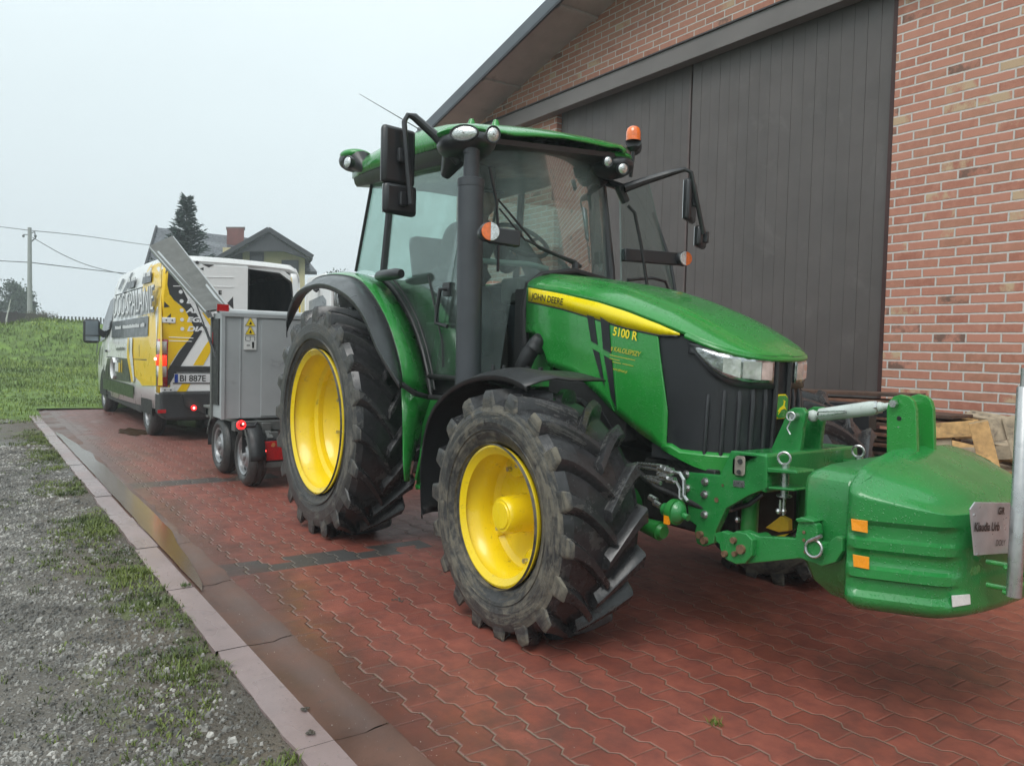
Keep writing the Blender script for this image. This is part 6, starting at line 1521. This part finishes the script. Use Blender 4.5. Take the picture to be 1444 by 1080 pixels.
mb = MB(); c = onX(372,636,XL_-.115)
for k in range(6): a = 2*math.pi*k/6; mb.ball(c+V((0, .016*math.cos(a), .016*math.sin(a))), (.004,.0065,.0065), 8)
mb.ball(c, (.004,.006,.006), 8); mb.out('lit_leds', emis('led_red_lit', (1,.06,.05), 6.), lb)
mb = MB(); mb.tube([onX(385,627,XL_-.118), onX(385,627,XL_-.114)], .020, 14); mb.out('indicator_disc', M('amber_dim', (.35,.10,.02), .3), lb)
mb = MB(); mb.box((q[0].x-.06, q[3].y-.01, q[3].z-.055), (q[0].x+.02, q[3].y+1.4, q[3].z-.008)); mb.box((XT+.0, 2.2, q[3].z-.04), (q[0].x-.05, 2.28, q[3].z+.25)); mb.out('rear_bumper_bar', GALVD, tr, ang=0, bevel=.003)
mb = MB(); a = onX(376,600,XL_-.14); b_ = onX(380,620,XL_-.14); mb.beam((XT, a.y+.04, a.z-.02), (b_.x-.02, a.y+.04, b_.z), .05, .04); mb.beam((XT-.1,a.y+.22,a.z+.02), (b_.x, a.y+.22, b_.z-.01), .07, .05); mb.out('lamp_bracket', GALVD, tr, ang=0)

# ================================================================== HOUSE AND BACKGROUND
TILE = M('roof_tiles', (.060,.064,.075), .28, var=.15, vs=1.2); 
nt = TILE.node_tree; N = NT(nt); bsdf = [n_ for n_ in nt.nodes if n_.type == 'BSDF_PRINCIPLED'][0]
bt_ = N.n('ShaderNodeTexBrick'); N.put(bt_.inputs['Vector'], N.tc); bt_.inputs['Scale'].default_value = 1.; bt_.inputs['Brick Width'].default_value = .6; bt_.inputs['Row Height'].default_value = .42; bt_.inputs['Mortar Size'].default_value = .06
N.put(bsdf.inputs['Normal'], N.bump(bt_.outputs['Fac'], 1., .2))
YEW = M('yellow_render', (.52,.45,.27), .8, var=.06, vs=1); SOFD = M('dark_timber', (.022,.024,.030), .6, var=.1); HDARK = M('house_dark_opening', (.02,.024,.03), .3); REDB = M('chimney_brick', (.15,.05,.042), .8, var=.15, vs=3)
hs = thing('house', dep(330, 474, 42)*1, 'yellow house with dark tiled roofs, a dark gable and a red chimney behind the van', 'house')
hs.location.z = .3
def hp(px, py, t): return dep(px, py, t)
D0 = 44
# main roof: front slope and back slope, gable end on the left
rl, rr_ = hp(222,321,47), hp(415,343,47); el, er = hp(206,378,43), hp(447,383,43); bl_, br_ = rl*2-el, rr_*2-er
bl_.z, br_.z = el.z, er.z
mb = MB(); mb.poly([rl, rr_, er, el], (0,0,-.18)); o_ = mb.out('roof', TILE, hs, ang=0); mb = MB(); mb.poly([rl, bl_, br_, rr_], (0,0,-.18)); mb.out('roof', TILE, hs, ang=0)
ux = (rr_-rl).normalized()
il, ir = el+ux*.5, er-ux*.8
mb = MB(); wl_ = [V((el.x, el.y, 0))+ux*.6, V((bl_.x, bl_.y, 0))+ux*.6, V((br_.x, br_.y, 0))-ux*.6, V((er.x, er.y, 0))-ux*.6]
inn = lambda p, t: p.lerp((wl_[0]+wl_[1]+wl_[2]+wl_[3])/4, t)
wq = [inn(p, .05) for p in wl_]; ze = el.z-.25
mb.add([V((p.x, p.y, 0)) for p in wq]+[V((p.x, p.y, ze)) for p in wq], [(0,1,5,4),(1,2,6,5),(2,3,7,6),(3,0,4,7)])
mb.poly([V((wq[0].x, wq[0].y, ze)), V((wq[1].x, wq[1].y, ze)), V((rl.x+ux.x*.7, rl.y+ux.y*.7, rl.z-.3))], ux*.2); mb.out('wall', YEW, hs, ang=0)
mb = MB(); mb.beam(rl-ux*.06, el-ux*.06, .10, .25); mb.beam(rl-ux*.06, bl_-ux*.06, .10, .25); mb.out('verge_board', SOFD, hs, ang=0)
# cross gable facing the camera
ap, gl, gr_ = hp(379,323,41), hp(296,371,41), hp(441,362,41); back = V((0,0,0)); bd_ = ray(360, 400); bd_.z = 0; bd_.normalize()
mb = MB(); mb.poly([ap, gl, gl+bd_*5, ap+bd_*5], (0,0,-.15)); mb.out('gable_roof', TILE, hs, ang=0); mb = MB(); mb.poly([ap, ap+bd_*5, gr_+bd_*5, gr_], (0,0,-.15)); mb.out('gable_roof', TILE, hs, ang=0)
g2l, g2r = hp(306,374,41), hp(434,364,41)
sof = [ap+V((0,0,-.25)), gl+V((0,0,-.2)), hp(318,366,41), hp(345,354,41), hp(400,354,41), hp(425,362,41), gr_+V((0,0,-.2))]
mb = MB(); mb.poly([p+bd_*.15 for p in sof], bd_*.2); mb.out('gable_soffit', SOFD, hs, ang=0)
for a, b_ in ((ap, gl), (ap, gr_)):
    mb = MB(); mb.beam(a, b_, .16, .22); mb.out('gable_board', SOFD, hs, ang=0)
mb = MB(); wb_ = [hp(314,352,42), hp(430,352,42), hp(430,478,42), hp(314,478,42)]; wb_[2].z = 0; wb_[3].z = 0; wb_[0].z = wb_[1].z; mb.poly(wb_, bd_*4); mb.out('wall', YEW, hs, ang=0)
for q in (((352,349),(372,349),(372,385),(352,385)), ((397,367),(421,367),(421,385),(397,385)), ((316,356),(342,356),(342,385),(316,385))):
    P = [hp(*p, 41.9) for p in q]; mb = MB(); mb.poly(P, bd_*.05); wn_ = mb.out('window', HDARK, hs, ang=0)
c0, c1 = hp(320,322,46), hp(344,322,46); mb = MB(); mb.poly([c0, c1, V((c1.x,c1.y,c1.z-2.2)), V((c0.x,c0.y,c0.z-2.2))], bd_*.8); ch = mb.out('chimney', REDB, hs, ang=0); mb = MB(); mb.poly([c0+V((0,0,.08))-(c1-c0)*.06, c1+V((0,0,.08))+(c1-c0)*.06, c1+(c1-c0)*.06, c0-(c1-c0)*.06], bd_*.9); mb.out('chimney_cap', M('cap_grey', (.12,.10,.10), .7), ch, ang=0)

NEED = leaf_mat('spruce_needles', (.022,.046,.036), (.065,.115,.095), .7, .8); BARK = M('bark', (.07,.055,.045), .9, var=.3, vs=6, bump=.5)
sp = dep(262, 474, 33); sp.z = 0
t = thing('spruce_tree', sp, 'dark blue-green spruce standing before the tiled roof behind the van', 'tree')
Htop = dep(262, 281, 33).z
mb = MB(); mb.tube([sp, sp+V((0,0,Htop*.6)), sp+V((0,0,Htop))], [.16,.08,.01], 8); mb.out('trunk', BARK, t)
mb = MB(); random.seed(11)
z = Htop
while z > 1.2:
    f = (Htop-z)/Htop; Lb = .12+f*2.7*(1-.15*f)*random.uniform(.85,1.15); n_ = 7+int(f*12)
    for k in range(n_):
        a = random.uniform(0, 6.283); L_ = Lb*random.uniform(.65, 1.15); up_ = .55-.9*f
        steps = max(3, int(L_/.10))
        for i in range(steps):
            u = (i+.5)/steps; r = L_*u; c = V((sp.x+math.cos(a)*r, sp.y+math.sin(a)*r, z+r*up_*.5+.22*u*u*L_))
            for _ in range(3):
                d = V((math.cos(a+random.uniform(-1.1,1.1)), math.sin(a+random.uniform(-1.1,1.1)), random.uniform(-.25,.55))).normalized()*random.uniform(.14,.30)*(1.15-u*.4)
                s_ = d.cross(V((random.gauss(0,1), random.gauss(0,1), random.gauss(0,1)))).normalized()*.036
                mb.add([c-s_, c+s_, c+d+s_*.3, c+d-s_*.3], [(0,1,2,3)])
    z -= .10+.09*f
mb.out('crown', NEED, t, ang=0, fix=False)
LEAFD = leaf_mat('far_leaves', (.028,.055,.028), (.075,.12,.055), .7, .4)
def crown_tree(base, crown_c, rad, n, ls, label, name='tree', mat=LEAFD, clumps=30, group=None, seed=1):
    rnd = random.Random(seed); t = thing(name, base, label, 'tree', group); mb = MB(); top = V(crown_c)
    mb.tube([base, base.lerp(top, .6)+V((.1,0,0)), top], [rad[0]*.07, rad[0]*.05, .02], 7)
    cl = []
    for _ in range(clumps):
        d = V((rnd.gauss(0,1), rnd.gauss(0,1), rnd.gauss(0,1))).normalized()*rnd.uniform(.35, .95)
        c = top+V((d.x*rad[0], d.y*rad[1], d.z*rad[2])); cl.append((c, rnd.uniform(.2, .42)*rad[0])); mb.tube([base.lerp(top, .55), c], [rad[0]*.025, .01], 5)
    mb.out('trunk', BARK, t); mb = MB()
    for _ in range(n):
        c, r = rnd.choice(cl); p = c+V((rnd.gauss(0,.5), rnd.gauss(0,.5), rnd.gauss(0,.42)))*r
        u = V((rnd.gauss(0,1), rnd.gauss(0,1), rnd.gauss(0,1))).normalized()*ls; w2 = u.cross(V((rnd.gauss(0,1), rnd.gauss(0,1), rnd.gauss(0,1)))).normalized()*ls*.6
        mb.add([p-u, p-w2, p+u, p+w2], [(0,1,2,3)])
    mb.out('crown', mat, t, ang=0, fix=False); return t
b1 = dep(15, 474, 62); b1.z = 0; c1_ = dep(16, 424, 62); crown_tree(b1, c1_, (1.75,1.75,1.8), 6000, .11, 'round dark green tree beyond the fence, left of the utility pole', 'broadleaf_tree', clumps=26, seed=4)
b2 = dep(472, 474, 40); b2.z = 0; c2_ = dep(474, 396, 40); crown_tree(b2, c2_, (1.0,1.0,.8), 900, .05, 'sparse distant bush top showing between the open van door and the cab', 'shrub', clumps=16, seed=8)
# sapling stick
mb = MB(); p = dep(9, 466, 29); z0 = fz(p.x, p.y); mb.tube([V((p.x, p.y, z0-.1)), dep(9,450,29), dep(15,422,29)], [.035,.03,.012], 7); mb.tube([dep(10,445,29), dep(14,434,29)], .01, 5)
tag(mb.out('stake', M('birch_stick', (.50,.50,.47), .8)), 'thin pale bent stick standing before the brown fence at far left', 'stick')
# fences
FB = M('brown_fence', (.042,.030,.030), .75, var=.15, vs=1); FG = M('grey_fence', (.11,.115,.12), .7, var=.1, vs=1)
def fence(p0, p1, t0, t1, h0, pitch, label, mat, name, slats=False):
    a = dep(p0, 474, t0); b_ = dep(p1, 474, t1); a.z = b_.z = .3; n_ = max(2, int((b_-a).length/pitch)); t = thing(name, a, label, 'fence', 'fences behind the grass mound')
    za = h0[0]; zb2 = h0[1]
    for i in range(n_):
        p = a.lerp(b_, i/n_); q = a.lerp(b_, (i+1)/n_); zt1 = za+(zb2-za)*i/n_; zt2 = za+(zb2-za)*(i+1)/n_
        MB().beam(V((p.x, p.y, .1)), V((p.x, p.y, zt1+.06)), .12, .12, (1,0,0)).out('post', mat, t, ang=0)
        q2 = p.lerp(q, .97); p2 = p.lerp(q, .03)
        if not slats: MB().poly([V((p2.x, p2.y, .2)), V((q2.x, q2.y, .2)), V((q2.x, q2.y, zt2)), V((p2.x, p2.y, zt1))], (.05,.02,0)).out('panel', mat, t, ang=0)
        else:
            mb = MB()
            for k in range(16): r = p2.lerp(q2, (k+.5)/16); mb.beam(V((r.x, r.y, .2)), V((r.x, r.y, zt1)), .085, .03, (1,0,0))
            mb.beam(V((p2.x, p2.y, zt1-.25)), V((q2.x, q2.y, zt2-.25)), .05, .08); mb.out('panel', mat, t, ang=0)
fence(-25, 68, 37, 39, (dep(-25,438,37).z, dep(68,444,39).z), 1.9, 'long dark brown board fence behind the mound at the far left', FB, 'board_fence')
fence(60, 230, 41, 43, (dep(60,445,41).z, dep(230,457,43).z), 2.0, 'grey paling fence with small gaps behind the mound, beside the van mirror', FG, 'paling_fence', True)
WD = MB(); random.seed(5)
for _ in range(90):
    p = dep(random.uniform(38,80), 470, 36); z0 = dep(60, 445, 36).z-.35; h = random.uniform(.2,.62); q = V((p.x, p.y, z0)); WD.tube([q, q+V((random.gauss(0,.1), random.gauss(0,.1), h))], [.008,.004], 4)
    for _ in range(3): e = q+V((random.gauss(0,.08), random.gauss(0,.08), h*random.uniform(.6,1))); WD.ball(e, .022, 4)
tag(WD.out('dry_weeds', M('dry_weed', (.12,.11,.08), .9), ang=0, fix=False), 'dry brown weed stems topping the mound by the pole', 'weeds', kind='stuff')
# utility pole and wires
CONC = M('pole_concrete', (.30,.31,.31), .8, var=.08, vs=2)
pb = dep(42, 474, 46); pb.z = 0; pt = dep(41, 322, 46); po_ = thing('utility_pole', pb, 'tall grey concrete utility pole with brackets and wires at far left', 'pole')
mb = MB(); mb.tube([V((pb.x, pb.y, 0)), V((pb.x, pb.y, pt.z))], [.16,.10], 12); mb.out('pole', CONC, po_)
mb = MB(); mb.tube([dep(41,330,46), dep(49,327,46), dep(50,336,46), dep(44,341,46)], .035, 6); mb.tube([dep(33,331,46), dep(41,331,46)], .03, 6)
for px in (33, 50): mb.ball(dep(px, 333, 46), .09, 6)
mb.out('insulator_bracket', M('bracket_grey', (.15,.16,.17), .6), po_)
WIRE = M('overhead_cable', (.05,.055,.06), .6)
def wire(pts, r, lab):
    tag(MB().tube(resample([dep(*p) for p in pts], 24), r, 5).out('overhead_wire', WIRE), lab, 'wire', 'overhead wires on the pole')
wire([(-60,314,60),(0,320,52),(41,325,46)], .022, 'upper overhead wire left of the utility pole')
wire([(41,325,46),(120,333,52),(214,346,60),(300,352,66)], .022, 'upper overhead wire running from the pole towards the house')
wire([(-60,365,60),(0,368,52),(41,370,46)], .028, 'lower overhead wire left of the utility pole')
wire([(41,370,46),(100,377,50),(172,385,58),(240,389,64)], .028, 'lower overhead wire running right from the pole')
wire([(46,335,46),(90,360,46),(130,376,50),(175,387,56)], .022, 'slack overhead wire sloping down steeply from the pole bracket')

# ================================================================== LIGHT, SKY, CAMERA
sun = bpy.data.lights.new('sun', 'SUN'); sun.energy = 1.5; sun.angle = R_(35); sun.color = (1,.98,.95)
so = bpy.data.objects.new('sun', sun); COL.objects.link(so); SE, SA = 52, -62
sd_ = V((math.cos(R_(SE))*math.cos(R_(SA)), math.cos(R_(SE))*math.sin(R_(SA)), math.sin(R_(SE)))); so.rotation_euler = sd_.to_track_quat('Z', 'Y').to_euler()
wo = bpy.data.worlds.new('World'); S.world = wo; wo.use_nodes = True; nt = wo.node_tree; nt.nodes.clear()
N = NT(nt); out = N.n('ShaderNodeOutputWorld')
sky = N.n('ShaderNodeTexSky', sky_type='NISHITA'); sky.sun_disc = False; sky.sun_elevation = R_(SE); sky.sun_rotation = R_(90-SA); sky.air_density = 2.; sky.dust_density = 5.
tcg = nt.nodes.new('ShaderNodeTexCoord').outputs['Generated']; x, y, z = N.xyz(tcg)
bgn = N.n('ShaderNodeBackground'); N.put(bgn.inputs[0], sky.outputs[0]); bgn.inputs[1].default_value = .05
ramp = N.n('ShaderNodeValToRGB'); e = ramp.color_ramp.elements
e[0].position = .0; e[0].color = (.60,.685,.72,1); e[1].position = .60; e[1].color = (.84,.95,.97,1)
for p_, c_ in ((.10,(.62,.70,.735)), (.25,(.66,.75,.78)), (.42,(.74,.84,.865))): q = e.new(p_); q.color = (*c_, 1)
cl2 = N.noise(1.6, 5, .55, vec=tcg, dist=.3)
N.put(ramp.inputs[0], N.math('ADD', z, N.math('MULTIPLY', N.math('SUBTRACT', cl2, .5), .30)))
bg2 = N.n('ShaderNodeBackground'); N.put(bg2.inputs[0], ramp.outputs[0]); bg2.inputs[1].default_value = 1.0
add = N.n('ShaderNodeMixShader'); add.inputs[0].default_value = .92; nt.links.new(bgn.outputs[0], add.inputs[1]); nt.links.new(bg2.outputs[0], add.inputs[2]); nt.links.new(add.outputs[0], out.inputs[0])

HZ = bpy.data.materials.new('haze'); HZ.use_nodes = True; hn = HZ.node_tree; hn.nodes.clear()
ho = hn.nodes.new('ShaderNodeOutputMaterial'); hv = hn.nodes.new('ShaderNodeVolumePrincipled'); hv.inputs['Color'].default_value = (.86,.92,.95,1); hv.inputs['Density'].default_value = HAZE; hn.links.new(hv.outputs[0], ho.inputs['Volume'])
if HAZE > 0: tag(MB().box((-110,-60,-1.3), (14,75,16)).out('haze', HZ, ang=0), 'thin damp haze over the whole yard and the houses behind', 'haze', kind='stuff')
cam = bpy.data.cameras.new('camera'); cam.sensor_fit = 'HORIZONTAL'; cam.sensor_width = 36.; cam.lens = 36.*F_/1444.; cam.clip_end = 2000; cam.clip_start = .05
co = bpy.data.objects.new('camera', cam); COL.objects.link(co); S.camera = co
# rows: camera right, up, back expressed in world axes
rt = V((_X.x, _Y.x, _Z.x)); upv = -V((_X.y, _Y.y, _Z.y)); bk = -V((_X.z, _Y.z, _Z.z))
m4 = Matrix(((rt.x, upv.x, bk.x, EYE.x), (rt.y, upv.y, bk.y, EYE.y), (rt.z, upv.z, bk.z, EYE.z), (0,0,0,1))); co.matrix_world = m4
S.view_settings.view_transform = 'Standard'; S.view_settings.look = 'None'; S.view_settings.exposure = 0.45; S.view_settings.gamma = 1.
S.cycles.max_bounces = 6; S.cycles.diffuse_bounces = 3; S.cycles.glossy_bounces = 3; S.cycles.adaptive_threshold = .02; S.cycles.transparent_max_bounces = 16
